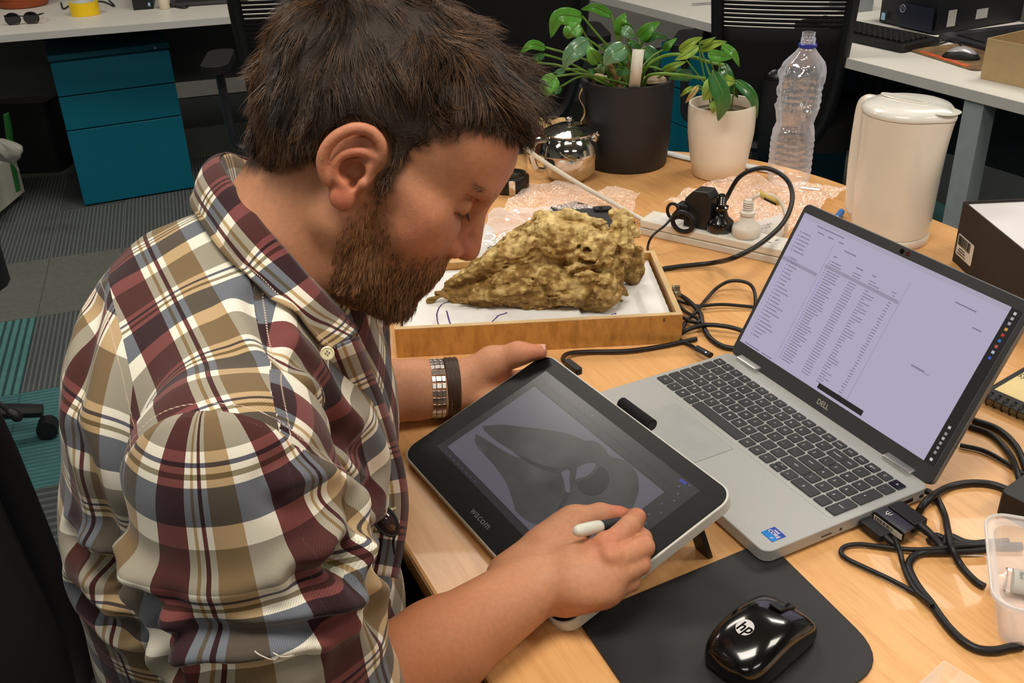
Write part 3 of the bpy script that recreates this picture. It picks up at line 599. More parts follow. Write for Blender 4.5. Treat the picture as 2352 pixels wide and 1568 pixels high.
beak = [(48, 94), (69, 114), (92, 128), (125, 148), (149, 159), (169, 164), (181, 172), (199, 172), (214, 169), (230, 176), (254, 174), (273, 163), (282, 153), (290, 140), (282, 129), (268, 108), (250, 88), (237, 73), (235, 60), (220, 52), (197, 50), (185, 54), (162, 62), (140, 67), (111, 70), (84, 71), (67, 73), (58, 78), (55, 82), (78, 86), (106, 90), (126, 95), (132, 99), (115, 97), (85, 93), (62, 92)]
bk = [(x/1000, y/1000) for x, y in beak]; bk = [(p[0], p[1]) for p in spl([V(x, y, 0) for x, y in bk+bk[:1]], 3)[:-1]]
def poly_ngon(pts, z, name, m):
    bm = bmesh.new(); vv = [bm.verts.new((x, y, z)) for x, y in pts]; es = [bm.edges.new((vv[i], vv[(i+1) % len(vv)])) for i in range(len(vv))]
    bmesh.ops.triangle_fill(bm, use_beauty=True, edges=es, normal=(0, 0, 1)); me = bpy.data.meshes.new(name); bm.to_mesh(me); bm.free(); me.materials.append(m); o = bpy.data.objects.new(name, me); COL.objects.link(o); o.parent = tab; return o
def beakmat():
    m = emat('tab_drawing', (46, 46, 50), .8); n = m.node_tree; b = n.nodes['Principled BSDF']; tc = n.nodes.new('ShaderNodeTexCoord'); nz = n.nodes.new('ShaderNodeTexNoise'); nz.inputs['Scale'].default_value = 14; nz.inputs['Detail'].default_value = 3
    cr = n.nodes.new('ShaderNodeValToRGB'); cr.color_ramp.elements[0].position = .35; cr.color_ramp.elements[0].color = (*lin((34, 34, 37)), 1); cr.color_ramp.elements[1].position = .72; cr.color_ramp.elements[1].color = (*lin((66, 66, 66)), 1)
    n.links.new(tc.outputs['Object'], nz.inputs[0]); n.links.new(nz.outputs[0], cr.inputs[0]); n.links.new(cr.outputs[0], b.inputs['Emission Color']); return m
poly_ngon(bk, .00155, 'drawing', beakmat())
for h_, m_ in (([(210, 122), (204, 128), (198, 134), (200, 144), (208, 151), (214, 146), (216, 134)], eP), ([(189, 117), (190, 123), (195, 125), (206, 117), (220, 108), (216, 105), (202, 112)], eP)):
    hs_ = [(p[0]/1000, p[1]/1000) for p in spl([V(x, y, 0) for x, y in h_+h_[:1]], 4)[:-1]]; poly_ngon(hs_, .0017, 'drawing_gap', m_)
poly_ngon([(p[0]/1000, p[1]/1000) for p in spl([V(x, y, 0) for x, y in ((214, 120), (230, 116), (246, 124), (246, 140), (232, 152), (216, 153), (221, 138), (217, 127), (214, 120))], 4)[:-1]], .0018, 'drawing_shadow', emat('tab_d2', (28, 28, 34), .8))
sm_ = lambda l: [(p[0]/1000, p[1]/1000) for p in spl([V(x, y, 0) for x, y in l+l[:1]], 4)[:-1]]
poly_ngon(sm_([(118, 97), (150, 100), (185, 112), (200, 128), (214, 140), (206, 152), (198, 140), (184, 122), (160, 108), (135, 102)]), .0016, 'drawing_line', emat('tab_d3', (36, 36, 40), .8))
poly_ngon(sm_([(206, 122), (210, 112), (222, 96), (232, 80), (236, 82), (226, 100), (214, 118), (211, 130)]), .0016, 'drawing_line', emat('tab_d3', (36, 36, 40), .8))
gi = G()
for x, y in ((.312, .185), (.316, .176), (.309, .165), (.318, .157), (.310, .147), (.317, .137), (.309, .127), (.316, .118), (.312, .2), (.305, .192)): gi.lathe([(.0016, 0), (.0016, .0001)], seg=6, M=lambda q, x=x, y=y: V(x+q[0], y+q[1], .00145+q[2]))
for i in range(10): gi.box((.045+i*.011, .195, .00145), (.0022, .002, .0001)); 
for i in range(8): gi.box((.05+i*.01, .0405, .00145), (.003, .0014, .0001))
o = gi.obj('tool_icons', emat('tab_icon', (62, 64, 80), .8), tab); o['kind'] = 'stuff'
G().box((.303, .199, .00146), (.010, .003, .0001)).obj('tool_icon', emat('tab_blue', (40, 48, 150), .8), tab)
text('wacom', .0125, 'logo', mat('logo_dim', (120, 122, 124), .4), tab, Matrix.Translation((.1735, .0165, .0013)), spacing=1.1)
G().tube([V(.150, .2325, -.004), V(.207, .2325, -.004)], .0072, 16).obj('pen_loop', softblack, tab)
G().tube([V(.2072, .2325, -.004), V(.2074, .2325, -.004)], .0055, 16).obj('pen_loop_hollow', mat('port_dark', (10, 10, 10), .4), tab)
Ti = TM.inverted()
for x in (.024, .333):
    top = V(x, .185, -.013); wt = np.array(TM @ Vector(top)); foot = np.array(Ti @ Vector((wt[0]+tB[0]*.022, wt[1]+tB[1]*.022, DT)))
    dirn = nrm(foot-top); g = G(); w = .011
    g.add([top+V(-w, 0, 0), top+V(w, 0, 0), foot+V(w, 0, 0), foot+V(-w, 0, 0), top+V(-w, -.006, 0), top+V(w, -.006, 0), foot+V(w, -.006, .002), foot+V(-w, -.006, .002)], [(0, 1, 2, 3), (7, 6, 5, 4), (0, 4, 5, 1), (1, 5, 6, 2), (2, 6, 7, 3), (3, 7, 4, 0)])
    g.obj('folding_foot', black, tab, bevel=.0008, smooth=False)
# ================================================================ things on the table
# ---- mouse pad
pA, pB, pC = P(1325, 1425), P(1760, 1245), P(2050, 1530); pD = pA+(pC-pB)*1.35; pC = pB+(pC-pB)*1.0
def rpoly(c, rs, n=8):
    o = []
    for i in range(len(c)):
        a, b, d = c[i-1], c[i], c[(i+1) % len(c)]; u, w = nrm(a-b), nrm(d-b); t = rs[i]
        for k in range(n+1): s_ = k/n; o.append((b+u*t)*(1-s_)**2+b*2*s_*(1-s_)+(b+w*t)*s_*s_)
    return o
pts = [(p[0], p[1]) for p in rpoly([pA, pB, pC, pA+(pC-pB)], [.012, .03, .05, .03])]
mp_ = thing('mouse_pad', 'black rubber mouse pad with rounded corners under the black mouse', 'mouse pad', (.2, .7, DT))
G().prism([(x-.2, y-.7) for x, y in pts[::-1]], .0003, .0035).obj('pad', mat('pad_rubber', (30, 31, 32), .48, var=.25, vscale=12, bump=.25, bscale=1500), mp_, bevel=.001, smooth=False)
# ---- black mouse
ph, pt = P(1820, 1405, .02), P(1650, 1530, .0)
q = P(1741, 1478, .012); q[2] = DT+.0035
dirv = nrm((P(1868, 1437)-P(1722, 1567))*V(1, 1, 0)); sidev = V(dirv[1], -dirv[0], 0)
ms = thing('computer_mouse', 'glossy black wireless mouse with a round logo on the mouse pad', 'mouse', mtx=frame(q, dirv, V(-dirv[1], dirv[0], 0)))
gb = mat('gloss_black', (9, 9, 10), .16, coat=.6, var=.02, spec=.6)
def mshape(L1, W1, H1, z0, sq=3.):
    def f(u, v):
        t = u*2-1; a = (v*2-1)*math.pi/2; w = W1*(1-abs(t)**(9 if t > 0 else 3.6))**(1/(9 if t > 0 else 3.6)); hh = H1*(1-.52*max(t, 0)**1.8-.50*max(-t, 0)**2.2)*(1-abs(t)**12)**(1/6.)
        ca = max(math.cos(a), 0); return V(t*L1, math.copysign(abs(math.sin(a))**.75, a)*w, z0+hh*ca**.55)
    return f
G().grid(mshape(.054, .0335, .034, .006), 44, 33).obj('mouse_shell', gb, ms, ang=60)
G().grid(mshape(.0525, .0325, .012, .0), 30, 17).obj('mouse_base', mat('mouse_base', (16, 16, 17), .5), ms)
G().box((.0350, 0, .0325), (.026, .0135, .003), lambda p: V(p[0], p[1], p[2]-(p[0]-.0350)*.47)).obj('wheel_housing', mat('mouse_panel', (20, 20, 21), .4), ms, bevel=.0008)
G().lathe([(.0, -.003), (.0075, -.003), (.0075, .003), (.0, .003)], seg=20, M=lambda p: V(.037+p[0]*.8, p[2], .0300+p[1]*.8)).obj('scroll_wheel', mat('wheel', (30, 30, 32), .35), ms)
Lg = Matrix.Translation((-.0185, .004, .0387)) @ Matrix.Rotation(-.30, 4, 'Y') @ Matrix.Rotation(-.06, 4, 'X') @ Matrix.Rotation(-math.pi*.5+.1, 4, 'Z')
G().lathe([(.0085, 0), (.0085, .0004)], seg=32, M=lambda p: np.array(Lg @ Vector(p))).obj('logo', mat('logo_white', (205, 205, 205), .4), ms)
text('hp', .0145, 'logo_print', gb, ms, Lg @ Matrix.Translation((0, -.0005, .0006)), bold=True, shear=.35)
# ---- wooden tray, foam, fossil
ta, tb2 = P(912, 822), P(1565, 787); e = nrm(tb2-ta); bk = V(-e[1], e[0], 0); TW = np.linalg.norm(tb2-ta); TD, TH = .232, .046
tr = thing('specimen_tray', 'shallow brass coloured wooden tray lined with white foam under the fossil skull', 'tray', mtx=frame(ta, e, bk))
tw = woodmat('tray_wood', (190, 138, 68), (158, 108, 48), (8, 1.2, 3), rough=.4); tw.node_tree.nodes['Principled BSDF'].inputs['Coat Weight'].default_value = .4
tp_ = mat('tray_edge', (206, 176, 128), .6, var=.1)
for c, s_ in (((TW/2, .004, TH/2), (TW, .008, TH)), ((TW/2, TD-.004, TH/2), (TW, .008, TH)), ((.004, TD/2, TH/2), (.008, TD-.016, TH)), ((TW-.004, TD/2, TH/2), (.008, TD-.016, TH))):
    G().box(c, s_).obj('tray_side', tw, tr, bevel=.0008)
    G().box((c[0], c[1], TH+.0004), (s_[0], s_[1], .0008)).obj('tray_rim', tp_, tr)
G().box((TW/2, TD/2, .003), (TW-.016, TD-.016, .005)).obj('tray_base', tw, tr)
text('||', .007, 'pen_mark', black, tr, Matrix.Translation((TW-.027, -.0006, TH-.006)) @ Matrix.Rotation(math.pi/2, 4, 'X'), bold=True)
fm = mat('white_foam', (232, 232, 230), .9, var=.02, bump=.5, bscale=700, sss=.2)
def foamf(u, v):
    x = .010+u*(TW-.022); y = .010+v*(TD-.020); d = ((x-.10)/.05)**2+((y-.045)/.03)**2; z = .034-.012*max(0, 1-d**2)*1.0+.0006*math.sin(x*300)*math.sin(y*270)
    d2 = max(abs(x-(TW-.095))/.045, abs(y-.075)/.035); z -= .008*(1 if d2 < 1 else max(0, 1-(d2-1)*12)); return V(x, y, z)
G().grid(foamf, 90, 60).obj('foam_liner', fm, tr, smooth=True, ang=180)
G().box((TW/2, TD/2, .012), (TW-.022, TD-.02, .012)).obj('foam_base', fm, tr)
pm = mat('purple_marker', (84, 62, 112), .8, var=.3, vscale=300)
Tinv = tr.matrix_basis.inverted()
for pl in ([(1065, 688), (1035, 690), (1012, 700), (1003, 722), (1012, 738), (1045, 746), (1085, 740), (1130, 728), (1165, 716)], [(1025, 712), (1035, 728), (1047, 738)], [(1340, 717), (1370, 720), (1400, 712), (1415, 706), (1412, 712)]):
    L_ = [np.array(Tinv @ Vector(P(u, v, .0355))) for u, v in pl]; g = G().tube([V(p[0], p[1], foamf((p[0]-.01)/(TW-.022), (p[1]-.01)/(TD-.02))[2]+.0002) for p in spl(L_, 6)], .0012, 6, flat=.4).obj('marker_line', pm, tr)
lt = mat('latch_metal', (170, 166, 156), .25, .9)
for (yy, zz, s_) in ((.085, .03, (.004, .02, .03)), (.095, .042, (.012, .004, .010)), (.078, .042, (.010, .004, .008))): G().box((TW+.003+s_[0]/2, yy, zz), s_).obj('latch', lt, tr, bevel=.0008)
# the fossil: one modelled volume with ridges, hollows and holes
YS = 1.405
def S(u, v, dy=0.): return PY(u, v, YS+dy)
h_ = .0018
f = SDF(PY(975, 735, YS-.10)-V(.01, 0, .03), PY(1490, 465, YS+.09)+V(.01, .0, .04), h_)
f.chain([S(1052, 678), S(1110, 672, -.005), S(1180, 655, -.01), S(1260, 655, -.02)], [.017, .026, .036, .038], .01)
f.chain([S(1040, 660, .0), S(1100, 625, .0), S(1160, 595, .0)], [.012, .018, .024], .005)
f.chain([S(990, 693, -.01), S(1008, 680, -.01), S(1040, 675, -.008)], [.0075, .006, .011], .004)
f.ell(S(1180, 578, .0), (.022, .028, .026), .010).cap(S(1172, 590, .0), S(1235, 535, .005), .024, .022, .010).cap(S(1200, 548, .01), S(1235, 535, .02), .016, .02, .01)
f.ell(S(1300, 540, .005), (.050, .052, .034), .004).ell(S(1262, 530, -.01), (.026, .030, .026), .003).ell(S(1345, 565, -.012), (.042, .044, .034), .005).cap(S(1245, 500, .02), S(1290, 505, .02), .014, .016, .008).cap(S(1300, 497, .02), S(1385, 535, .02), .012, .014, .008)
f.ell(S(1300, 655, -.025), (.052, .040, .032), .005).ell(S(1378, 662, -.03), (.036, .034, .036), .005).ell(S(1350, 690, -.03), (.030, .022, .014), .01)
f.chain([S(1400, 600, -.01), S(1425, 560, .0), S(1430, 510, .01), S(1432, 488, .01)], [.024, .020, .016, .010], .008)
f.cap(S(1410, 490, .01), S(1448, 500, .01), .010, .009, .006).cap(S(1440, 520, .01), S(1464, 535, .01), .012, .008, .006)
f.cap(S(1400, 590, .0), S(1452, 605, .033), .018, .011, .006)
f.ell(S(1452, 612, .035), (.020, .012, .030), .006).ell(S(1462, 590, .04), (.012, .01, .02), .006)
f.cap(S(1445, 570, -.02), S(1425, 640, -.035), .0045, .004, .003).cap(S(1425, 640, -.035), S(1400, 712, -.045), .004, .003, .003)
f.cap(S(1420, 660, -.02), S(1447, 682, -.02), .008, .002, .002).cap(S(1415, 670, -.02), S(1430, 695, -.02), .007, .002, .002)
f.cap(S(1305, 618, -.052), S(1372, 605, -.05), .0045, .006, .003)
f.cap(S(1110, 690, -.042), S(1230, 668, -.05), .0025, .003, .003)
# hollows
f.chain([S(1222, 552, -.050), S(1255, 580, -.058), S(1288, 597, -.062), S(1304, 625, -.060)], [.006, .007, .007, .005], .003).chain([S(1238, 645, -.058), S(1300, 640, -.064), S(1350, 632, -.064), S(1402, 650, -.060)], [.005, .007, .007, .005], .003)
f.chain([S(1236, 492, .0), S(1300, 493, -.01), S(1384, 516, -.01), S(1402, 560, -.03), S(1398, 605, -.045)], [.006, .008, .008, .007, .006], .004).chain([S(1030, 655, -.01), S(1090, 622, -.015), S(1150, 583, -.02)], [.006, .007, .007], .004).chain([S(1060, 690, -.03), S(1130, 676, -.045), S(1220, 662, -.055)], [.005, .006, .006], .003)
f.chain([S(1110, 655, .012), S(1200, 600, .012), S(1300, 575, .012), S(1400, 590, .012)], [.018, .032, .034, .026], .004)
f.chain([S(1238, 580, -.058), S(1262, 600, -.066), S(1300, 618, -.070)], [.018, .024, .014], .003, 'sub')
f.cap(S(1186, 592, -.042), S(1200, 566, -.042), .009, .009, .003, 'sub').cap(S(1222, 545, -.036), S(1228, 620, -.055), .0055, .007, .003, 'sub')
f.ell(S(1328, 573, -.052), (.0035, .012, .0035), .001, 'sub').ell(S(1349, 577, -.052), (.006, .012, .006), .001, 'sub').ell(S(1350, 600, -.05), (.012, .01, .004), .002, 'sub').ell(S(1333, 596, -.05), (.006, .01, .004), .002, 'sub')
f.ell(S(1420, 535, -.02), (.008, .016, .014), .003, 'sub').ell(S(1415, 585, -.03), (.013, .016, .012), .003, 'sub').ell(S(1432, 505, -.012), (.004, .008, .006), .002, 'sub')
f.cap(S(1090, 655, -.035), S(1150, 640, -.04), .004, .004, .003, 'sub').cap(S(1165, 665, -.055), S(1225, 650, -.06), .005, .005, .003, 'sub').cap(S(1230, 640, -.06), S(1400, 640, -.07), .005, .006, .004, 'sub')
X = np.stack(np.meshgrid(*[a.astype(np.float32) for a in f.ax], indexing='ij'), -1)
nd = np.abs(f.D) < .016; pp = X[nd].astype(np.float64)
rdg = lambda sc_, sd_: 1-2*np.abs(vnoise(pp, sc_, sd_))*2
aw = pp*np.array([.45, 1, 1.25]); aw[:, 2] -= aw[:, 0]*.35; rda = lambda sc_, sd_: 1-2*np.abs(vnoise(aw, sc_, sd_))*2
f.D[nd] += (.003*fbm(pp, 30, 2, 3)*2-.0048*rda(60, 5)*.5-.0042*rda(120, 9)*.5-.0030*rda(230, 12)*.5-.0014*rdg(330, 14)*.5+.0036).astype(np.float32)
pit = vnoise(pp, 160, 21); f.D[nd] += np.where(pit > .30, (pit-.30)*.03, 0).astype(np.float32)
vs, Fq = f.mesh(); vs = smooth_mesh(vs, Fq, 1, .35)
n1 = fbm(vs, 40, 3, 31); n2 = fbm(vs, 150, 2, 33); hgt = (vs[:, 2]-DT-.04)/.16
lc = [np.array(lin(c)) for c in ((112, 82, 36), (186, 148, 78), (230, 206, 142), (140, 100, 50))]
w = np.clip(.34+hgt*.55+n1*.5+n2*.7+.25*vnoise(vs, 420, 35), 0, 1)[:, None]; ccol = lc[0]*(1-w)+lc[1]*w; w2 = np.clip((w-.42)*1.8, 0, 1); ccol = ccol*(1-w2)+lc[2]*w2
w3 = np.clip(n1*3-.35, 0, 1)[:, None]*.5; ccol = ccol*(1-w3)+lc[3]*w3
foss = thing('fossil_skull', 'yellow brown fossil skull with a long snout lying on white foam', 'fossil', S(1250, 715, 0.))
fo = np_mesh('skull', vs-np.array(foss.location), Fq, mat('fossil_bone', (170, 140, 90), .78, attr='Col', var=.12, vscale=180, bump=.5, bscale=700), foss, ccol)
# ---- black pot and white pot with plants
def pot(name, label, b, prof, m, soilz, soilr, soilm, cap=(True, False)):
    t = thing(name, label, 'potted plant', b); G().lathe(prof, seg=64, cap=cap).obj('pot', m, t, ang=50)
    def sf(u, v): a = v*2*math.pi; r = soilr*u; return V(r*math.cos(a), r*math.sin(a), soilz+.004*vnoise(np.array([[r*math.cos(a)*60, r*math.sin(a)*60, 0]]))[0]*2)
    G().grid(sf, 10, 40).obj('soil', soilm, t); return t
soil = mat('soil', (92, 70, 48), .95, var=.5, vscale=90, bump=1.)
bb = V(.261, 2.124, DT)
bpz = .182
plA = pot('potted_plant', 'large leafy green plant in a matte black pot with a white plant tag', bb, [(.082, 0), (.086, .003), (.092, .06), (.0965, bpz), (.0965, bpz+.002), (.088, bpz+.002), (.087, bpz-.03)], mat('pot_black', (38, 38, 42), .55, var=.12, vscale=40), bpz-.018, .087, soil)
wb = V(.441, 2.026, DT)
wz = .150
plB = pot('potted_plant', 'smaller leafy plant in a tapered white ceramic pot', wb, [(.048, 0), (.053, .003), (.06, .04), (.067, .09), (.0685, wz-.01), (.067, wz), (.063, wz), (.062, wz-.02)], mat('pot_white', (236, 228, 212), .35, var=.01, coat=.3), wz-.03, .0625, mat('inner_pot', (116, 50, 26), .7))
tagm = mat('tag_white', (224, 220, 208), .5)
g = G(); q1, q2, q3, q4 = [PY(u, v, 2.035) for u, v in ((1444, 200), (1470, 200), (1480, 114), (1453, 113))]; g.add([q1-bb, q2-bb, q3-bb, q4-bb], [(0, 1, 2, 3)]).obj('plant_tag', tagm, plA, solid=.0012)
# stones / bark on the soil
for u, v, r in ((1500, 190, .024), (1386, 188, .016), (1372, 183, .012)):
    p_ = P(u, v, bpz-.012)-bb; G().lathe([(r*.3, 0), (r, .004), (r*.9, .01), (r*.3, .013)], c=p_, seg=14, sx=1.2).obj('pebble', mat('bark', (170, 150, 124), .9, var=.3, vscale=80), plA)
lg1 = mat('leaf_green', (84, 152, 52), .32, var=.22, vscale=30, coat=.25, sss=.0); lg2 = mat('leaf_dark', (56, 112, 58), .28, var=.22, vscale=30, coat=.35); lg3 = mat('leaf_pale', (140, 172, 66), .38, var=.2, vscale=30); lg4 = mat('leaf_blue', (96, 140, 104), .25, var=.2, vscale=30, coat=.4); lgd = mat('leaf_dry', (188, 156, 104), .8, var=.3); stm = mat('stem_green', (98, 138, 50), .45, var=.2)
def leaf(t, b, tip, w, m, yb, yt, arch=(0, 0), soilp=None, fold=.25, sw=.0022, c1=1.):
    o = np.array(t.location); k = .30612
    u0, v0 = 1150+b[0]*k, b[1]*k; u1, v1 = 1150+tip[0]*k, tip[1]*k; um, vm = (u0+u1)/2+arch[0]*k, (v0+v1)/2+arch[1]*k
    B, Tp, Mi_ = PY(u0, v0, yb), PY(u1, v1, yt), PY(um, vm, (yb+yt)/2-.015); mid = spl([B, Mi_, Tp], 8); n = len(mid)
    ww = w*k/1110.; vdir = CO-B; wid = nrm(np.cross(Tp-B, vdir)); nv = nrm(np.cross(wid, Tp-B)); 
    if nv@vdir < 0: nv = -nv
    vs = []; m_ = 7
    for i in range(n):
        s_ = i/(n-1); pr = (math.sin(math.pi*min(1, s_**.62))**.8 if s_ < 1 else 0)*ww
        tg = nrm(mid[min(i+1, n-1)]-mid[max(i-1, 0)]); wd = nrm(np.cross(tg, nv))
        for j in range(m_):
            x = (j/(m_-1)*2-1); vs.append(mid[i]+wd*pr*x+nv*(fold*pr*abs(x)-.0015*(math.cos(x*9)*.5))-V(0, 0, pr*.25*x*x)-tg*pr*.25*(abs(x)**2 if s_ < .5 else 0)-o)
    g = G().add(vs, [(i*m_+j, (i+1)*m_+j, (i+1)*m_+j+1, i*m_+j+1) for i in range(n-1) for j in range(m_-1)]); lf = g.obj('leaf', m, t, solid=.0006, ang=180)
    G().tube([p-o+nv*.0008 for p in mid], [.0011*(1-i/n*.8) for i in range(n)], 5).obj('midrib', stm, lf)
    if soilp is not None:
        sp = soilp; md = (B+sp)/2+V(0, 0, .02)*c1+(B-sp)*V(.15, .15, 0); G().tube([p-o for p in spl([sp, md, B], 8)], sw, 7).obj('stem', stm, t)
def soilA(x=0, y=0): return bb+V(x, y, bpz-.016)
LA = [((615, 125), (375, 285), 62, lg1, 2.06, 2.04, (-60, -85)), ((585, 175), (500, 292), 66, lg1, 2.05, 2.04, (-20, 0)), ((830, 112), (600, 70), 36, lg1, 2.1, 2.08, (-10, -40)), ((945, 235), (935, 95), 68, lg1, 2.08, 2.07, (-30, 0)), ((915, 205), (1012, 278), 42, lg4, 2.05, 2.04, (0, 0)),
      ((1035, 280), (1195, 165), 52, lg1, 2.12, 2.12, (-5, -12)), ((1075, 305), (1262, 290), 28, lg2, 2.12, 2.1, (0, -35)), ((1222, 372), (1322, 285), 30, lg1, 2.12, 2.12, (-10, 0)), ((652, 292), (470, 515), 66, lg4, 2.02, 2.0, (-30, -10)), ((735, 455), (655, 335), 50, lg1, 2.0, 1.98, (-10, 0)),
      ((930, 342), (775, 492), 70, lg4, 2.01, 1.99, (-20, -10)), ((755, 368), (838, 345), 26, lg2, 2.15, 2.15, (0, -10)), ((1085, 350), (1165, 535), 58, lg2, 2.15, 2.13, (20, -10)), ((868, 520), (978, 535), 34, lg2, 2.03, 2.02, (0, 0)), ((742, 545), (762, 468), 34, lg4, 2.05, 2.05, (0, 0)),
      ((890, 475), (955, 418), 34, lg2, 2.1, 2.1, (0, 0)), ((335, 355), (135, 415), 34, lg1, 2.04, 2.0, (-10, -55)), ((325, 408), (208, 452), 26, lg2, 2.04, 2.03, (0, 0)), ((420, 570), (285, 805), 66, lg1, 2.0, 1.98, (-20, -40)), ((452, 648), (352, 712), 30, lg2, 2.05, 2.04, (0, 0)),
      ((480, 522), (395, 545), 22, lg4, 2.03, 2.02, (0, 0)), ((1440, 560), (1258, 592), 44, lg2, 2.08, 2.06, (0, -20)), ((1215, 525), (1392, 462), 28, lg3, 2.1, 2.1, (0, -6)), ((950, 300), (1060, 360), 24, lg2, 2.1, 2.1, (0, 0)), ((700, 520), (640, 560), 26, lg2, 2.1, 2.1, (0, 0)), ((270, 470), (190, 430), 24, lg2, 2.05, 2.03, (0, 0))]
for i, (b_, t_, w_, m_, yb, yt, ar) in enumerate(LA):
    leaf(plA, b_, t_, w_, m_, yb, yt, ar, soilA(.05*math.cos(i*2.4)*.7, .04*math.sin(i*2.4)))
LB = [((1340, 378), (1515, 278), 32, lg3, 2.0, 2.0, (0, -14)), ((1482, 342), (1303, 452), 30, lg3, 1.99, 1.97, (0, 8)), ((1490, 320), (1616, 278), 13, lg3, 2.02, 2.02, (0, 4)), ((1500, 372), (1698, 312), 30, lg3, 2.03, 2.03, (0, -16)), ((1662, 332), (1792, 502), 30, lg1, 2.02, 2.0, (20, -20)),
      ((1556, 398), (1742, 432), 40, lg1, 1.97, 1.97, (0, 0)), ((1665, 470), (1780, 735), 46, lg2, 2.04, 2.04, (-10, -10)), ((1672, 590), (1762, 618), 44, lg3, 1.99, 1.98, (0, 0)), ((1765, 600), (1925, 885), 40, lg2, 2.02, 2.0, (42, -30)), ((1590, 530), (1632, 908), 62, lg2, 1.93, 1.93, (55, 10)),
      ((1605, 590), (1520, 755), 58, lg3, 1.96, 1.95, (0, 0)), ((1482, 640), (1385, 775), 20, lgd, 1.98, 1.97, (0, 0)), ((1612, 760), (1590, 850), 38, lg3, 1.98, 1.96, (0, 0)), ((1440, 650), (1345, 725), 18, lg3, 2.0, 2.0, (0, -8))]
for i, (b_, t_, w_, m_, yb, yt, ar) in enumerate(LB):
    leaf(plB, b_, t_, w_, m_, yb, yt, ar, wb+V(.02*math.cos(i*2.4), .02*math.sin(i*2.4), wz-.03), sw=.0016)
K = lambda u, v, y: PY(1150+u*.30612, v*.30612, y)
for pl in ([soilA(.02, -.02), K(1100, 500, 2.07), K(1200, 430, 2.06), K(1320, 408, 2.04), K(1450, 430, 2.03), K(1560, 465, 2.03), K(1675, 488, 2.02)], [soilA(.03, -.03), K(1100, 575, 2.06), K(1200, 553, 2.03), K(1350, 565, 2.01), K(1540, 590, 1.99)]):
    G().tube([p-bb for p in spl(pl, 6)], .0034, 8).obj('runner_stem', stm, plA)
for t, pl, r_ in ((plA, [soilA(.0, -.03), soilA(-.01, -.02)+V(0, 0, .04), soilA(.02, 0)+V(0, 0, .07)], .007), (plA, [soilA(-.03, -.02), soilA(-.03, -.03)+V(0, 0, .03), soilA(-.05, -.02)+V(0, 0, .06)], .006)):
    G().tube([p-np.array(t.location) for p in spl(pl, 6)], r_, 8).obj('woody_stem', mat('woody', (120, 96, 52), .85, var=.3), t)
# small low plant dish behind the teapot
q = P(1255, 345); t = thing('plant_saucer', 'low brown pot holding dry leaves behind the steel teapot', 'potted plant', q)
G().lathe([(.045, 0), (.05, .004), (.065, .055), (.068, .058), (.06, .058), (.058, .045)], seg=32).obj('pot', mat('brown_pot', (92, 58, 44), .7), t)
for (dx, dz, a) in ((-.02, .062, .3), (.01, .06, 1.2), (.03, .058, -.4), (-.045, .065, 2.)):
    G().grid(lambda u, v: V(dx, -.02, dz)+V(math.cos(a)*(u-.5)*.07, math.sin(a)*(u-.5)*.07, .012*math.sin(u*3))+V(-math.sin(a), math.cos(a), .3)*(v-.5)*.035*math.sin(math.pi*u)**.7, 9, 5).obj('dry_leaf', mat('leaf_straw', (214, 202, 130), .7, var=.2) if dx < 0 else lgd, t, solid=.0006)
g = G(); c_ = PY(1332, 215, 2.04); q = c_
o_ = G().grid(lambda u, v: bb+V(-.098, -.02, .17-u*.07)+V(-.006*math.sin(u*7), .02*(v-.5)-.01, .003*math.sin(v*5)), 12, 4).obj('dry_leaf_strip', lgd, None, solid=.0008); o_.data.transform(Matrix.Translation(tuple(-bb))); o_.parent = plA

# ---- teapot (steel), glass jar
steel = mat('polished_steel', (200, 200, 196), .08, 1., var=.01)
q = V(.132, 2.03, DT); te = thing('teapot', 'round polished steel teapot with a lid in front of the black pot', 'teapot', q)
G().lathe([(.030, 0), (.040, .003), (.052, .018), (.0605, .042), (.0615, .06), (.057, .078), (.048, .092), (.046, .095), (.046, .100)], seg=56).obj('body', steel, te, ang=60)
G().lathe([(.047, .100), (.053, .1005), (.053, .1025), (.046, .106), (.03, .113), (.012, .117), (.005, .118), (.004, .121), (.0075, .124), (.008, .128), (.005, .131), (.001, .1315)], seg=48).obj('lid', steel, te, ang=60)
G().tube(spl([V(.044, -.006, .078), V(.052, -.008, .092), V(.060, -.01, .098)], 5), [.016]*5+[.013]*3+[.009]*3, 12, flat=.7).obj('spout', steel, te)
G().tube(spl([V(-.044, -.016, .09), V(-.07, -.022, .088), V(-.078, -.025, .06), V(-.07, -.022, .032), V(-.055, -.016, .025)], 6), .004, 8, flat=1.6).obj('handle', steel, te)
q = V(.007, 1.978, DT); gj = thing('glass_infuser', 'glass tea jar with a dark band and a metal clip left of the teapot', 'jar', q)
glass = mat('clear_glass', (245, 248, 248), .02, trans=1., ior=1.15, var=0.)
G().lathe([(.032, .030), (.036, .032), (.037, .08), (.03, .10), (.03, .104), (.0285, .104), (.0285, .1), (.0352, .079), (.0345, .034), (.031, .032)], seg=40).obj('glass_body', glass, gj)
G().lathe([(.034, 0), (.039, .002), (.040, .028), (.038, .031), (.034, .031), (.033, .006)], seg=40).obj('base_band', mat('band_black', (28, 24, 22), .3), gj)
G().lathe([(.001, .006), (.032, .006), (.032, .026), (.001, .026)], seg=32, cap=(False, True)).obj('tea', mat('tea_dark', (40, 28, 18), .2), gj)
G().box((.004, -.0405, .016), (.013, .002, .03)).obj('clip', steel, gj, bevel=.0006)
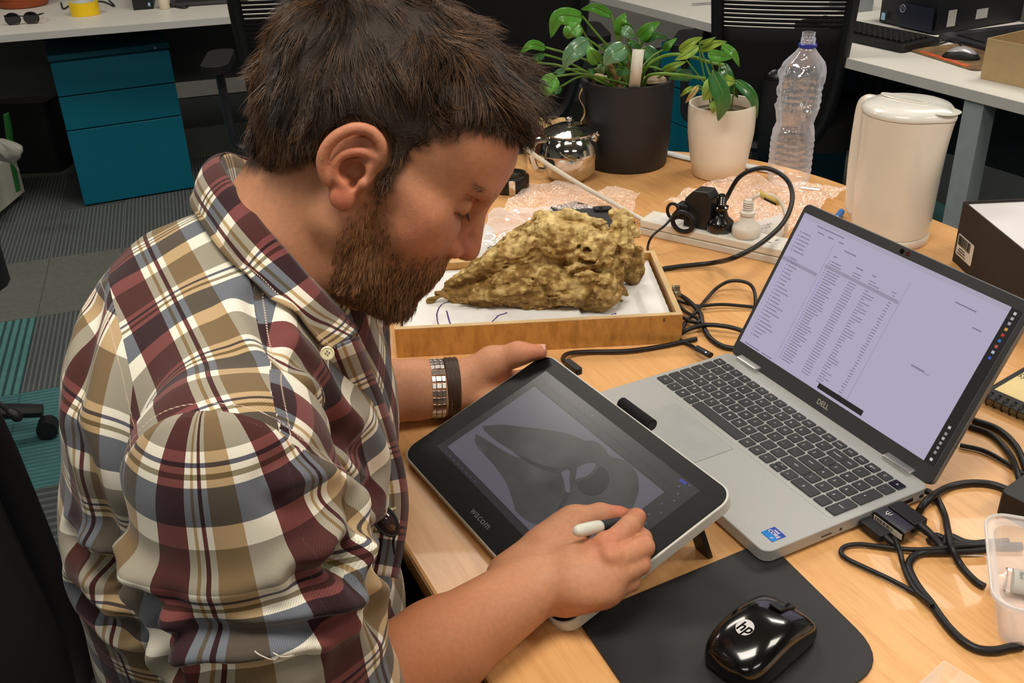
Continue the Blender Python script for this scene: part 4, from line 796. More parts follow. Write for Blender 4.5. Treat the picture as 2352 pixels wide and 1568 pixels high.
# ---- bubble wrap, plastic bag, wallet, paper strip
def cl(m_):
    return m_
bw = film('bubble_wrap', (246, 226, 216), .20, .65, .16, .05, 1., 170.); bag = film('poly_bag', (236, 236, 240), .24, .7, .14, .08, 1., 50.)
def sheet(corners, nu, nv, amp, seed, bub=0., z0=.004):
    C0, C1, C2, C3 = [np.asarray(c) for c in corners]
    def f_(u, v):
        p = C0*(1-u)*(1-v)+C1*u*(1-v)+C2*u*v+C3*(1-u)*v
        k = np.array([[p[0], p[1], 0]]); p = p+V(fbm(k, 12, 2, seed+5)[0]*.02, fbm(k, 12, 2, seed+8)[0]*.02, 0)
        k = np.array([[p[0], p[1], 0]]); z = z0+amp*(abs(fbm(k, 18, 2, seed)[0])*1.6+.2*abs(fbm(k, 70, 2, seed+2)[0]))
        if bub: z += bub*max(0, math.sin(p[0]*600)*math.sin(p[1]*600))
        return V(p[0], p[1], DT+z)
    return G().grid(f_, nu, nv)
o_ = thing('bubble_wrap', 'crumpled bubble wrap on the table between the glass jar and the wallet', 'bubble wrap', P(1280, 470)); sheet((P(1155, 490), P(1420, 545), P(1470, 455), P(1215, 430)), 110, 70, .022, 3, .002).obj('sheet', bw, o_, world=True, ang=180)
o_ = thing('bubble_wrap', 'larger sheet of bubble wrap behind the power board plugs', 'bubble wrap', P(1700, 470)); sheet((P(1530, 485), P(1790, 560), P(1960, 450), P(1680, 425)), 120, 90, .028, 9, .002, .012).obj('sheet', bw, o_, world=True, ang=180)
o_ = thing('plastic_bag', 'clear plastic bag with a small recycling mark beside the fossil tray', 'bag', P(1160, 560)); sheet((P(1085, 590), P(1185, 560), P(1270, 480), P(1140, 490)), 60, 40, .022, 14).obj('bag_film', bag, o_, world=True, ang=180)
pw = thing('paper_sheet', 'white paper slip under the clear plastic bag beside the nose', 'paper', P(1110, 560, .001)); G().add([P(1060, 610, .001), P(1150, 585, .001), P(1130, 520, .001), P(1075, 500, .001)], [(0, 1, 2, 3)]).obj('sheet', mat('paper', (226, 226, 222), .8), pw, world=True, solid=.0008)
q = P(1128, 568, .006); Mq = pw.matrix_basis.inverted() @ Matrix.Translation(q)
G().tube([np.array(Mq @ Vector((.008*math.cos(a), .006*math.sin(a), 0))) for a in (math.pi/2, math.pi/2+2.094, math.pi/2+4.189, math.pi/2)], .0006, 4).obj('recycling_mark', black, pw)
wl = mat('wallet_leather', (46, 46, 50), .6, var=.15, bump=.4, bscale=600)
t = thing('wallet', 'black leather wallet with a snap lying behind the fossil', 'wallet', P(1345, 500, 0))
pts = [P(1262, 483, .008), P(1320, 456, .02), P(1400, 478, .02), P(1405, 500, .012), P(1460, 520, .006), P(1330, 545, .006)]
bm_ = [(p[0], p[1]) for p in pts]
G().prism([(x-t.location[0], y-t.location[1]) for x, y in bm_], .001, .016).obj('cover', wl, t, bevel=.002, smooth=False)
G().rbox(P(1384, 478, .021)-np.array(t.location), (.035, .016, .004), .008).obj('snap_tab', wl, t); G().lathe([(.004, 0), (.004, .001)], c=P(1380, 477, .0235)-np.array(t.location), seg=16).obj('snap', mat('snap_metal', (60, 60, 62), .3, .8), t)
t = thing('paper_strip', 'long white paper strip at the far table edge behind the white pot', 'paper', P(1640, 370))
pl = [P(1530, 352, .002), P(1575, 362, .004), P(1650, 378, .002), P(1700, 380, .004), P(1800, 398, .002)]
L_ = spl(pl, 6); g = G(); vv = []
for p in L_: vv += [p+V(-.004, -.012, 0), p+V(.004, .012, .002)]
g.add(vv, [(2*i, 2*i+2, 2*i+3, 2*i+1) for i in range(len(L_)-1)]).obj('strip', mat('paper', (226, 226, 222), .8), t, world=True, solid=.001)
# ---- clear bottle
q = V(.572, 1.965, DT); bo = thing('plastic_bottle', 'crumpled clear empty plastic bottle with a blue neck ring', 'bottle', q)
pet = film('pet_plastic', (214, 218, 232), .05, .50, .09, .03, 1., 55., 1.6)
zs = np.linspace(0, .285, 90)
def rb(z):
    pr = [(0, .034), (.004, .040), (.02, .042), (.09, .042), (.105, .040), (.122, .033), (.135, .035), (.15, .040), (.19, .042), (.222, .0425), (.24, .037), (.258, .022), (.268, .0145), (.272, .0135), (.30, .0135)]
    return float(np.interp(z, [p[0] for p in pr], [p[1] for p in pr]))
def bfn(qv, a, j):
    z = zs[j]; k = np.array([[math.cos(a)*3, math.sin(a)*3, z*30.]]); cr = fbm(k, 1., 2, 4)[0]; am = .012*min(1, max(0, (z-.08)/.06))*(1 if z < .23 else max(0, (.262-z)/.03))
    r = rb(z)+cr*am+(.0009*math.sin(z*2*math.pi/.0125) if (.02 < z < .092 or .15 < z < .20) else 0); lean = V(.006*max(0, z-.1)/.1, 0, 0)
    return V(r*math.cos(a), r*math.sin(a), z)+lean
G().lathe([(rb(z), z) for z in zs], seg=48, fn=bfn, cap=(True, False)).obj('bottle_body', pet, bo, solid=.0005, ang=180)
G().lathe([(.0115, .274), (.0125, .276), (.0135, .279), (.0125, .282), (.0135, .285), (.0125, .288), (.0125, .296), (.0113, .296), (.0113, .274)], c=(.0105, 0, .0), seg=32, cap=(False, False)).obj('neck', pet, bo)
G().lathe([(.0155, .268), (.0175, .270), (.0175, .275), (.0155, .2765), (.0145, .272)], c=(.0105, 0, 0), seg=32, cap=(False, False)).obj('neck_ring', mat('blue_ring', (50, 60, 160), .3), bo)
# ---- kettle
kp = V(.674, 1.668, DT); ke = thing('kettle', 'tall cream white plastic electric kettle behind the laptop', 'kettle', kp, -.95)
km = mat('kettle_white', (232, 226, 213), .28, var=.01, coat=.4)
def kfn(qv, a, j):
    z = qv[2]; r = math.hypot(qv[0], qv[1]); sp = math.exp(-((a if a < math.pi else a-2*math.pi)/.33)**2)*max(0, (z-.14)/.09)**1.2*.014; return V((r+sp)*math.cos(a), r*math.sin(a), z)
G().lathe([(.0655, .0), (.067, .002), (.067, .014), (.066, .0155)], seg=56).obj('kettle_base', km, ke)
G().lathe([(.064, .016), (.0655, .0165), (.0665, .03), (.069, .12), (.0725, .215), (.0730, .224)], seg=96, fn=kfn, cap=(True, True)).obj('body', km, ke, ang=60)
G().lathe([(.0725, .2245), (.074, .226), (.0735, .232), (.068, .238), (.05, .2425), (.02, .244), (.001, .244)], seg=96, fn=kfn, cap=(False, True)).obj('lid', mat('kettle_lid', (234, 234, 226), .25, coat=.5), ke, ang=60)
G().prism([(.045*math.cos(a)*1.0-.01, .014*math.sin(a)) for a in np.linspace(0, 2*math.pi, 25)[:-1]], .2435, .2462).obj('lid_grip', km, ke, bevel=.001)
G().prism([(.038*math.cos(a)-.01, .007*math.sin(a)-.003) for a in np.linspace(0, 2*math.pi, 25)[:-1]], .2455, .2468).obj('lid_recess_shade', mat('kettle_shade', (196, 200, 190), .4), ke)  # flat darker pad; shade of the grip recess is put into its colour
G().lathe([(.024, 0), (.026, .0012), (.001, .0016)], c=(.068, 0, .2375), seg=28, sx=.9).obj('spout_flap', mat('kettle_flap', (206, 206, 196), .35), ke)
G().tube(spl([V(-.066, 0, .226), V(-.084, 0, .220), V(-.088, 0, .18), V(-.088, 0, .11), V(-.084, 0, .05), V(-.080, 0, .028), V(-.063, 0, .03)], 7), .0105, 12, flat=1.3).obj('handle', km, ke)
# ---- black box with white lid inside
bxx = thing('shoe_box', 'dark brown cardboard box with a barcode label behind the laptop screen', 'box', mtx=frame(V(.745, 1.557, DT), V(.03, -1, 0), V(1, .03, 0)))
bkm = mat('dark_card', (42, 34, 32), .7, var=.08); HB = .105
G().box((.16, .0, HB/2), (.32, .003, HB)).obj('box_side', bkm, bxx, bevel=.0006); G().box((0.001, .11, HB/2), (.003, .22, HB)).obj('box_side', bkm, bxx, bevel=.0006); G().box((.16, .22, HB/2), (.32, .003, HB)).obj('box_side', bkm, bxx); G().box((.32, .11, HB/2), (.003, .22, HB)).obj('box_side', bkm, bxx); G().box((.16, .11, .002), (.318, .218, .003)).obj('box_base', bkm, bxx)
G().box((.16, .112, HB-.006), (.315, .212, .003)).obj('inner_panel', mat('pale_card', (222, 220, 222), .7, var=.02), bxx)
for x, w in ((.10, .03), (.135, .02), (.165, .03)): G().rbox((x, .13, HB-.0042), (w, .018, .0004), .004).obj('torn_patch', mat('torn', (176, 172, 160), .9, var=.2), bxx)
G().rbox((0, 0, 0), (.056, .036, .0006), .003, M=lambda p: V(.036+p[0], -.0022-p[2], .035+p[1])).obj('barcode_label', mat('label_w', (216, 214, 208), .6), bxx)
g = G(); x = .012
for i in range(18): w = rr.choice((.0006, .0012, .0018)); g.box((x, -.0028, .043), (w, .0003, .016)); x += w+rr.choice((.0006, .0012))
for z, w in ((.030, .02), (.026, .026), (.0215, .03)): g.box((.028, -.0028, z), (w, .0003, .0016))
o_ = g.obj('barcode', black, bxx); o_['kind'] = 'stuff'
# ---- notebook bottom right
q = P(2262, 925, 0); ex = nrm(P(2352, 965, 0)-q); nb = thing('spiral_notebook', 'spiral bound notebook with a printed cream cover right of the laptop', 'notebook', mtx=frame(q, ex, V(-ex[1], ex[0], 0)))
G().box((.1, .08, .006), (.21, .155, .012)).obj('pages', mat('nb_page', (196, 186, 156), .8), nb); G().box((.1, .075, .0128), (.215, .165, .0012)).obj('cover', mat('nb_black', (26, 26, 28), .6), nb); G().box((.1, .0850, .0137), (.20, .135, .0006)).obj('cover_print', mat('nb_cream', (222, 202, 146), .6), nb)
for i in range(20): G().tube([V(.004+i*.0105, .002+.009*math.cos(a), .008+.009*math.sin(a)) for a in np.linspace(0, 2*math.pi, 14)], .0009, 5, cap=False).obj('spiral_ring', mat('wire', (44, 38, 36), .35, .7), nb)
ntx = mat('nb_ink', (34, 34, 38), .6)
for s_, y, z_ in (('Australian', .112, .015), ('Palaeontology', .094, .015), ('Symposium', .076, .015), ('Flinders University | 2023', .062, .0075)):
    text(s_, z_, 'cover_text', ntx, nb, Matrix.Translation((-.002 if z_ > .01 else .02, y, .0142)), align='LEFT')
G().tube([V(.083+.012*math.cos(a), .135+.009*math.sin(a), .0142) for a in np.linspace(0, 2*math.pi, 24)], .0005, 4).obj('cover_emblem', ntx, nb); G().tube([V(.083+.007*math.cos(a), .135+.005*math.sin(a), .0142) for a in np.linspace(0, 5, 20)], .0005, 4).obj('cover_emblem', ntx, nb)
# ---- power board
pa, pb = P(1467, 538), P(1777, 607); e = nrm(pb-pa); bk = V(-e[1], e[0], 0); SL = .42; PM = frame(pa, e, bk)
ps = thing('power_board', 'white six outlet power board lying across the table behind the fossil tray', 'power board', mtx=PM); pwm = mat('pb_white', (226, 222, 210), .4, var=.02)
SWD = .054; PZ = .0295
G().box((SL/2, SWD/2, .0065), (SL, SWD, .013)).obj('lower_shell', mat('pb_white2', (216, 210, 198), .45), ps, bevel=.002); G().box((SL/2, SWD/2, .0213), (SL-.001, SWD-.001, .0155)).obj('upper_shell', pwm, ps, bevel=.003)
for i in range(6):
    x = .045+i*.063
    G().rbox((x+.004, SWD/2, .0293), (.05, .044, .001), .004).obj('outlet', mat('pb_white3', (232, 230, 222), .4), ps)
    for (dx, dy, r_) in ((-.007, .006, .5), (.007, .006, -.5), (0, -.009, math.pi/2)): c_, s_ = math.cos(r_), math.sin(r_); G().box((0, 0, 0), (.0022, .0075, .0006), lambda p, c_=c_, s_=s_, dx=dx, dy=dy: V(x+.006+dx+p[0]*c_-p[1]*s_, SWD/2+dy+p[0]*s_+p[1]*c_, .0299+p[2])).obj('socket_slot', mat('slot_grey', (110, 100, 92), .6), ps)
PI_ = PM.inverted()
def pbx(u, v, z): return np.array(PI_ @ Vector(P(u, v, z)))
# charger (black box plug)
c0 = pbx(1586, 533, .030); 
ch = thing('charger', 'black boxy charger with a loop plugged into the power board', 'charger', mtx=PM @ T3(c0[0], SWD/2, .0299) @ Matrix.Scale(1.06, 4))
G().prism([(-.024, 0), (.024, 0), (.026, .02), (.026, .056), (.018, .066), (-.008, .064), (-.024, .048)], -.014, .016, lambda p: V(p[0]*.95, -p[2], p[1])).obj('charger_body', mat('ch_black', (30, 30, 32), .45), ch, bevel=.002, smooth=False)
G().box((-.024, -.012, .026), (.02, .022, .026)).obj('cable_block', black, ch, bevel=.002)
G().tube([V(-.018+.019*math.cos(a), -.027, .012+.017*math.sin(a)) for a in np.linspace(0, 2*math.pi, 28)], .004, 8, cap=False).obj('loop', black, ch); 
G().tube([V(-.038+.011*math.cos(a), -.024, .026+.013*math.sin(a)) for a in np.linspace(0, 2*math.pi, 20)], .0028, 8, cap=False).obj('cable_tie', black, ch)
def plug(name, label, u, v, m, s=1.):
    c0 = pbx(u, v, .030); t = thing(name, label, 'plug', mtx=PM @ T3(c0[0], SWD/2, .0299) @ Matrix.Diagonal((1.25, 1.25, 1.08, 1)))
    G().lathe([(.018, 0), (.0195, .002), (.0195, .013), (.018, .017), (.011, .024), (.0085, .034), (.0105, .036), (.0105, .040), (.0062, .042), (.006, .057), (.0045, .060)], seg=32).obj('plug_body', m, t); 
    for k in range(4): G().lathe([(.0064, .045+k*.0035), (.0074, .0458+k*.0035), (.0064, .0472+k*.0035)], seg=20, cap=(False, False)).obj('strain_rib', m, t)
    return t, np.array(t.matrix_basis @ Vector((0, 0, .058)))
t1, top1 = plug('plug', 'round black plug with a thick black cord in the power board', 1641, 536, gb)
t2, top2 = plug('plug', 'round white plug with a white cord in the power board', 1700, 550, mat('plug_white', (222, 216, 206), .45))
cbk = mat('cable_black', (20, 20, 22), .42, var=.08); cwh = mat('cable_white', (224, 216, 200), .45)
def cable(label, pts, r, m, n=8, name='cable', seg=10):
    o = G().tube(spl(pts, n), r, seg).obj(name, m); tag(o, label, 'cable'); return o
zc = .0045
cable('thick black power cord looping over the power board from the round black plug', [top1, PY(1664, 462, 1.735), PY(1700, 405, 1.735), PY(1755, 386, 1.72), PY(1805, 410, 1.70), PY(1820, 455, 1.66), PY(1800, 510, 1.60), PY(1750, 557, 1.54), PY(1690, 590, 1.485), P(1640, 603, .012), P(1560, 612, .006), P(1510, 620, zc), P(1470, 632, zc)], .0042, cbk, 8)
cable('white cord rising from the white plug and falling beside the paper label', [top2, PY(1716, 468, 1.70), PY(1738, 450, 1.70), PY(1770, 448, 1.70), PY(1797, 470, 1.69), PY(1806, 510, 1.67), PY(1800, 560, 1.66), P(1795, 575, .02)], .0036, cwh)
g = G(); c_ = [PY(1742, 432, 1.70), PY(1789, 458, 1.70), PY(1786, 470, 1.70), PY(1745, 452, 1.70)]; t = thing('cord_label', 'yellow warning label wrapped on the white cord', 'label', PY(1765, 455, 1.695)); g.add([p+V(0, -.008, 0) for p in c_], [(0, 1, 2, 3)]).obj('label_face', mat('lab_yellow', (222, 196, 112), .5), t, world=True, solid=.001)
G().add([p+V(0, -.009, 0) for p in (PY(1753, 449, 1.70), PY(1781, 464, 1.70), PY(1779, 468, 1.70), PY(1752, 454, 1.70))], [(0, 1, 2, 3)]).obj('label_print', black, t, world=True, solid=.0006)
t = thing('instruction_tag', 'clear sleeve with a printed white instruction tag on the power board', 'label', P(1745, 560, .04))
g = G(); cc = [PY(1735, 510, 1.66), PY(1797, 490, 1.67), PY(1798, 545, 1.64), PY(1722, 552, 1.64)]; g.add(cc, [(0, 1, 2, 3)]).obj('tag_paper', mat('tag_paper', (228, 224, 218), .6), t, world=True, solid=.0006)
for k, s_ in enumerate(('hot surface', 'element is', '', 'switched on', 'when in use', 'cable socket')):
    u0, v0 = 1736, 520+k*6.2; A0, B0 = PY(u0, v0, 1.652), PY(u0+40, v0-9, 1.655)
    if s_: text(s_, .0062, 'tag_print', mat('ink_grey', (90, 90, 96), .7), t, t.matrix_basis.inverted() @ frame(A0+V(0, -.002, 0), B0-A0, V(0, .3, 1)), align='LEFT')
G().grid(lambda u, v: PY(1700+u*40+v*30, 590-u*5-v*110+u*v*10, 1.63+.02*v)+V(0, .004*math.sin(u*6), 0), 8, 10).obj('clear_sleeve', bag, t, world=True)
cable('thin black cable dropping from the charger to the table', [np.array(ch.matrix_basis @ Vector((-.034, -.02, .026))), PY(1530, 515, 1.66), P(1500, 540, .03), P(1488, 565, .012), P(1490, 590, .003), P(1493, 615, .003)], .0022, cbk)
cable('cream cord running diagonally from the teapot to the power board', [PY(1205, 338, 1.90), PY(1240, 365, 1.90), PY(1290, 398, 1.885), PY(1350, 434, 1.86), PY(1420, 473, 1.825), np.array(PM @ Vector((0, SWD/2, .015)))], .0046, cwh)
cable('black cable arching up in a loop behind the tray and laptop', [P(1735, 700, zc), P(1733, 670, .01), P(1718, 650, .02), P(1680, 645, .02), P(1648, 660, .01), P(1620, 690, .006), P(1600, 715, .012), P(1575, 740, .006), P(1560, 775, zc), P(1590, 795, zc), P(1606, 805, .012)], .0028, cbk)
cable('black cable crossing straight from the coil to the laptop back', [P(1555, 690, zc), P(1600, 702, .008), P(1660, 699, .008), P(1735, 705, zc)], .0026, cbk)
cable('thick black cable curving from the tray corner under the laptop', [P(1545, 668, zc), P(1580, 690, .012), P(1608, 720, .012), P(1614, 745, .008), P(1630, 775, zc), P(1660, 795, zc), P(1700, 802, zc)], .0038, cbk)
cable('black cable curling beside the tray side', [P(1565, 765, zc), P(1585, 755, .010), P(1620, 746, .012), P(1670, 750, .012), P(1710, 762, .008), P(1730, 780, zc)], .0034, cbk)
cable('second coil of black cable beside the tray corner', [P(1548, 690, .006), P(1575, 716, .008), P(1600, 730, .014), P(1605, 740, .014), P(1585, 738, .010), P(1562, 725, .008)], .0028, cbk)
t = thing('usb_plug', 'black cable plug with a lit blue dot at the left laptop edge', 'plug', P(1618, 808, 0)); G().tube([P(1600, 799, .012), P(1632, 816, .012)], .006, 10, flat=.7).obj('plug_body', black, t, world=True); G().lathe([(.0012, 0), (.0012, .0006)], c=P(1621, 809, .0172), seg=10).obj('light_dot', emat('dot_white', (210, 210, 255), 1.5), t, world=True)
cable('black tablet cable running from under the tray to the tablet top', [P(1600, 778, .004), P(1520, 795, .004), P(1440, 806, .005), P(1350, 808, .005), P(1305, 812, .010), P(1293, 825, .024), P(1303, 838, .030)], .0034, cbk)
t = thing('tablet_plug', 'black angled plug on the upper edge of the tablet', 'plug', P(1320, 845, .02)); G().rbox((0, 0, 0), (.034, .0105, .009), .004, M=lambda p: (P(1316, 842, .033))+nrm(P(1336, 856, .035)-P(1297, 827, .035))*p[0]+nrm(np.cross(V(0, 0, 1), P(1336, 856, .035)-P(1297, 827, .035)))*p[1]+V(0, 0, p[2])).obj('plug_body', black, t, world=True, bevel=.001)
# ---- plugs on the right side of the laptop
def LW(x, y, z): return np.array(lap.matrix_basis @ Vector((x, y, z)))
Lm = lap.matrix_basis
t = thing('display_plug', 'wide black video plug in the laptop side nearest the hinge', 'plug', mtx=Lm @ T3(.3585, -.054, .0115)); G().rbox((.019, 0, 0), (.038, .020, .011), .002).obj('plug_body', black, t, bevel=.001); G().tube([V(.036, 0, 0), V(.056, 0, -.002)], [.0055, .004], 10).obj('strain_relief', black, t)
t = thing('usb_receiver', 'glossy black usb adapter with a barcode sticker between two plugs', 'usb adapter', mtx=Lm @ T3(.3585, -.077, .012)); G().rbox((.022, 0, 0), (.044, .019, .013), .002).obj('adapter_body', gb, t, bevel=.0008); G().box((.023, -.0098, 0), (.04, .0004, .007)).obj('barcode_sticker', mat('stk', (210, 200, 180), .6), t)
g = G(); x = .006
for i in range(16): w = rr.choice((.0005, .001)); g.box((x, -.0101, .001), (w, .0002, .004)); x += w+rr.choice((.0007, .0012))
o_ = g.obj('barcode', black, t); o_['kind'] = 'stuff'; text('Ψ', .010, 'usb_mark', leg_w, t, Matrix.Translation((.012, 0, .0068)))
t = thing('usb_plug', 'small black usb plug in the laptop side nearest the front', 'plug', mtx=Lm @ T3(.3585, -.098, .0095)); G().rbox((.016, 0, 0), (.032, .016, .008), .002).obj('plug_body', black, t, bevel=.001); G().tube([V(.03, 0, 0), V(.046, .002, -.003)], [.0038, .0028], 10).obj('strain_relief', black, t)
k2 = lambda u, v, z=.004: P(1880+u*.3111, 1080+v*.3111, z)
cable('thick black video cable leaving the wide plug to the right', [LW(.412, -.054, .009), LW(.430, -.056, .007), k2(960, 490, .006), k2(1080, 535), k2(1200, 548), k2(1330, 560), k2(1500, 560)], .0046, cbk)
cable('black cord beside the video cable running right to the plastic tub', [LW(.414, -.060, .006), k2(870, 480, .006), k2(950, 515, .005), k2(1060, 545, .005), k2(1220, 530, .005), k2(1400, 520)], .0032, cbk)
cable('thin black cord forming the long pointed loop on the table', [k2(1230, 548, .012), k2(1050, 555, .012), k2(900, 575, .009), k2(740, 585, .007), k2(600, 578, .005), k2(440, 560), k2(300, 545), k2(200, 560), k2(165, 605), k2(215, 655), k2(350, 720), k2(520, 800), k2(680, 885), k2(780, 945), k2(830, 990)], .0026, cbk, 7)
cable('black usb cord from the small plug curving down to the bundle', [LW(.402, -.096, .0065), k2(555, 500, .008), k2(595, 580, .012), k2(620, 680, .006), k2(660, 790, .004), k2(720, 890, .006), k2(800, 960, .008), k2(840, 1000, .008)], .0028, cbk)
cable('thick black cord sweeping down to the lower right edge', [k2(1250, 580, .008), k2(1100, 595, .006), k2(900, 600, .005), k2(760, 610), k2(690, 650), k2(665, 710), k2(690, 780), k2(750, 880), k2(830, 980), k2(900, 1080), k2(980, 1180), k2(1080, 1270), k2(1180, 1320), k2(1300, 1330), k2(1400, 1310), k2(1500, 1295)], .0042, cbk, 7)
cable('black cord from the laptop back ending at the side of the plastic tub', [LW(.35, .004, .006), k2(830, 170, .006), k2(880, 220), k2(930, 330), k2(955, 450, .014), k2(985, 570, .014), k2(1050, 700), k2(1150, 810), k2(1225, 858)], .0038, cbk)
cable('thick black cable looping from the laptop side to the right edge', [k2(745, 300, .006), k2(770, 260, .006), k2(830, 200, .010), k2(950, 130), k2(1100, 95), k2(1260, 100), k2(1400, 145), k2(1560, 220)], .0044, cbk)
cable('upper of three black cables right of the laptop screen', [P(2235, 965, .004), P(2290, 985, .004), P(2330, 1020, .004), P(2352, 1065, .004), P(2362, 1110, .004)], .0042, cbk)
cable('middle of three black cables right of the laptop screen', [P(2225, 978, .004), P(2280, 1000, .004), P(2320, 1045, .004), P(2338, 1090, .012), P(2350, 1150, .004), P(2358, 1180, .004)], .0036, cbk)
cable('lowest thin cable right of the laptop screen', [P(2205, 1022, .004), P(2260, 1035, .004), P(2310, 1062, .004), P(2352, 1090, .004)], .0028, cbk)
# pen shaped blue cap, needle, adapter at right
t = thing('marker_cap', 'small blue and white marker lying behind the laptop by the kettle', 'marker', P(1930, 492)); G().tube([P(1922, 500, .008), P(1933, 486, .008)], .006, 10).obj('cap', mat('cap_blue', (60, 120, 200), .4), t, world=True); G().tube([P(1905, 512, .008), P(1922, 500, .008)], .005, 10).obj('barrel', mat('barrel_w', (220, 220, 222), .4), t, world=True)
t = thing('metal_pin', 'small bright metal clip lying behind the bubble wrap', 'clip', P(1863, 434, 0)); G().tube([P(1840, 431, .03), P(1882, 436, .03)], .003, 8).obj('pin', steel, t, world=True)
t = thing('power_adapter', 'black adapter cut off by the right edge above the plastic tub', 'adapter', P(2352, 1190)); G().rbox((.03, 0, .015), (.09, .05, .03), .006, M=lambda p: V(p[0]*.8-p[1]*.6, p[0]*.6+p[1]*.8, p[2])).obj('adapter_body', black, t)
# ---- plastic tub with vial
q = V(.529, .722, DT); tu = thing('plastic_tub', 'translucent rectangular plastic tub with a glass vial at the right edge', 'tub', q, -.35)
tbm = film('pp_plastic', (240, 236, 236), .26, .7, .07, .12, .1, 60.)
def rr_(w, h_, r, z, seg=6):
    o = []
    for qx, qy, a0 in ((1, 1, 0), (-1, 1, 90), (-1, -1, 180), (1, -1, 270)):
        for i in range(seg+1): a = math.radians(a0+90*i/seg); o.append(V(qx*(w-r)+r*math.cos(a), qy*(h_-r)+r*math.sin(a), z))
    return o
rings = [rr_(.066, .050, .016, 0.001), rr_(.070, .054, .016, .004), rr_(.078, .062, .018, .055), rr_(.086, .070, .022, .057), rr_(.086, .070, .022, .061)]
n = len(rings[0]); g = G(); g.add(sum(rings, []), [tuple(range(n))[::-1]]+[(k*n+i, k*n+(i+1) % n, (k+1)*n+(i+1) % n, (k+1)*n+i) for k in range(4) for i in range(n)]); g.obj('tub_body', tbm, tu, solid=.0009, ang=60)
G().tube(rr_(.086, .070, .022, .061)+rr_(.086, .070, .022, .061)[:1], .0016, 6, cap=False).obj('rim', mat('pp_rim', (236, 234, 232), .3, alpha=.6), tu)
t = thing('specimen_vial', 'glass vial with a printed paper label lying in the plastic tub', 'vial', q+V(0, 0, .014), -1.10+math.pi/2-1.0)
q_ = P(2300, 1310, .03); t.location = (.509, .757, DT+.0155); t.rotation_euler = (0, 0, -.35)
G().tube([V(-.03, 0, 0), V(.045, 0, 0)], .012, 20).obj('glass_tube', glass, t); G().tube([V(-.024, 0, 0), V(.04, 0, 0)], .0107, 20).obj('paper_label', mat('vial_paper', (222, 220, 212), .7), t)
for k, s_ in enumerate(('Flind', 'Creek', 'Basin', 'imens', 'Sept')): text(s_, .0055, 'label_print', ntx, t, Matrix.Translation((-.018+k*.0075, -.0035, .0109)) @ Matrix.Rotation(-math.pi/2, 4, 'Z') @ Matrix.Rotation(0, 4, 'X'))
# clear lid/box bottom edge
q = V(.365, .588, DT); t = thing('clear_box', 'small clear plastic box with white padding at the bottom edge', 'box', q, .1-1.0)
clr = film('clear_plastic', (240, 240, 238), .12, .6, .08, .05, .1, 60.)
for c, s_ in (((0, -.045, .015), (.09, .001, .03)), ((0, .045, .015), (.09, .001, .03)), ((-.045, 0, .015), (.001, .09, .03)), ((.045, 0, .015), (.001, .09, .03)), ((0, 0, .001), (.09, .09, .001))): G().box(c, s_).obj('box_wall', clr, t)
G().grid(lambda u, v: V((u-.5)*.08, (v-.5)*.08, .002+.02*(math.sin(math.pi*u)*math.sin(math.pi*v))**.5+.003*math.sin(u*17)*math.sin(v*13)), 20, 20).obj('padding', mat('tissue', (232, 232, 228), .9), t)
# ---- chair lever at lower left edge
t = thing('chair_lever', 'black chair adjustment lever over the teal carpet at the left edge', 'lever', PY(0, 925, 2.0)); G().tube(spl([PY(-60, 890, 2.), PY(0, 928, 2.0), PY(22, 945, 2.0)], 4), .006, 8).obj('rod', black, t, world=True); G().tube([PY(18, 942, 2.), PY(30, 950, 2.), PY(44, 960, 2.), PY(50, 964, 2.)], [.008, .013, .012, .005], 10).obj('paddle', black, t, world=True)
t = thing('white_cabinet', 'corner of a white cabinet at the far left edge below the hanging bag', 'cabinet', P(-8, 522, -DT)); q = P(-2, 520, -DT); G().box((-.25, .1, .04+.08), (.5, .4, .16)).obj('cabinet_body', mat('cab_white', (186, 186, 176), .5), t); G().lathe([(.006, 0), (.010, .002), (.01, .03), (.005, .04)], c=(.0-.02, -.08, 0), seg=12).obj('foot', mat('chrome', (190, 190, 190), .15, 1.), t)
# ================================================================ the person
HT = V(-.1016, .8123, .4462+DT); HM = np.array([[.8128, .0546, .58], [-.1941, .9641, .1813], [-.5492, -.2599, .7942]])
def HW(p): return np.asarray(p, float)@HM.T+HT             # head frame -> world
def HL(p): return (np.asarray(p, float)-HT)@HM
person = thing('person', 'bearded person in a plaid shirt bending over the drawing tablet with a pen', 'person', (-.25, .78, 0))
PL = np.array(person.location)
skin = mat('skin', (190, 130, 95), .5, attr='Col', var=.07, vscale=220, bump=.25, bscale=900, sss=.12, spec=.4)
def polysd(x, z, poly):                                     # signed distance to a polygon, negative inside
    d = np.full(x.shape, 1e9); ins = np.zeros(x.shape, bool); n = len(poly)
    for i in range(n):
        x0, z0 = poly[i]; x1, z1 = poly[(i+1) % n]; ex, ez = x1-x0, z1-z0; t = np.clip(((x-x0)*ex+(z-z0)*ez)/(ex*ex+ez*ez), 0, 1)
        d = np.minimum(d, (x-x0-t*ex)**2+(z-z0-t*ez)**2); c = ((z0 > z) != (z1 > z)) & (x < ex*(z-z0)/(ez if abs(ez) > 1e-12 else 1e-12)+x0); ins ^= c
    return np.where(ins, -1, 1)*np.sqrt(d)
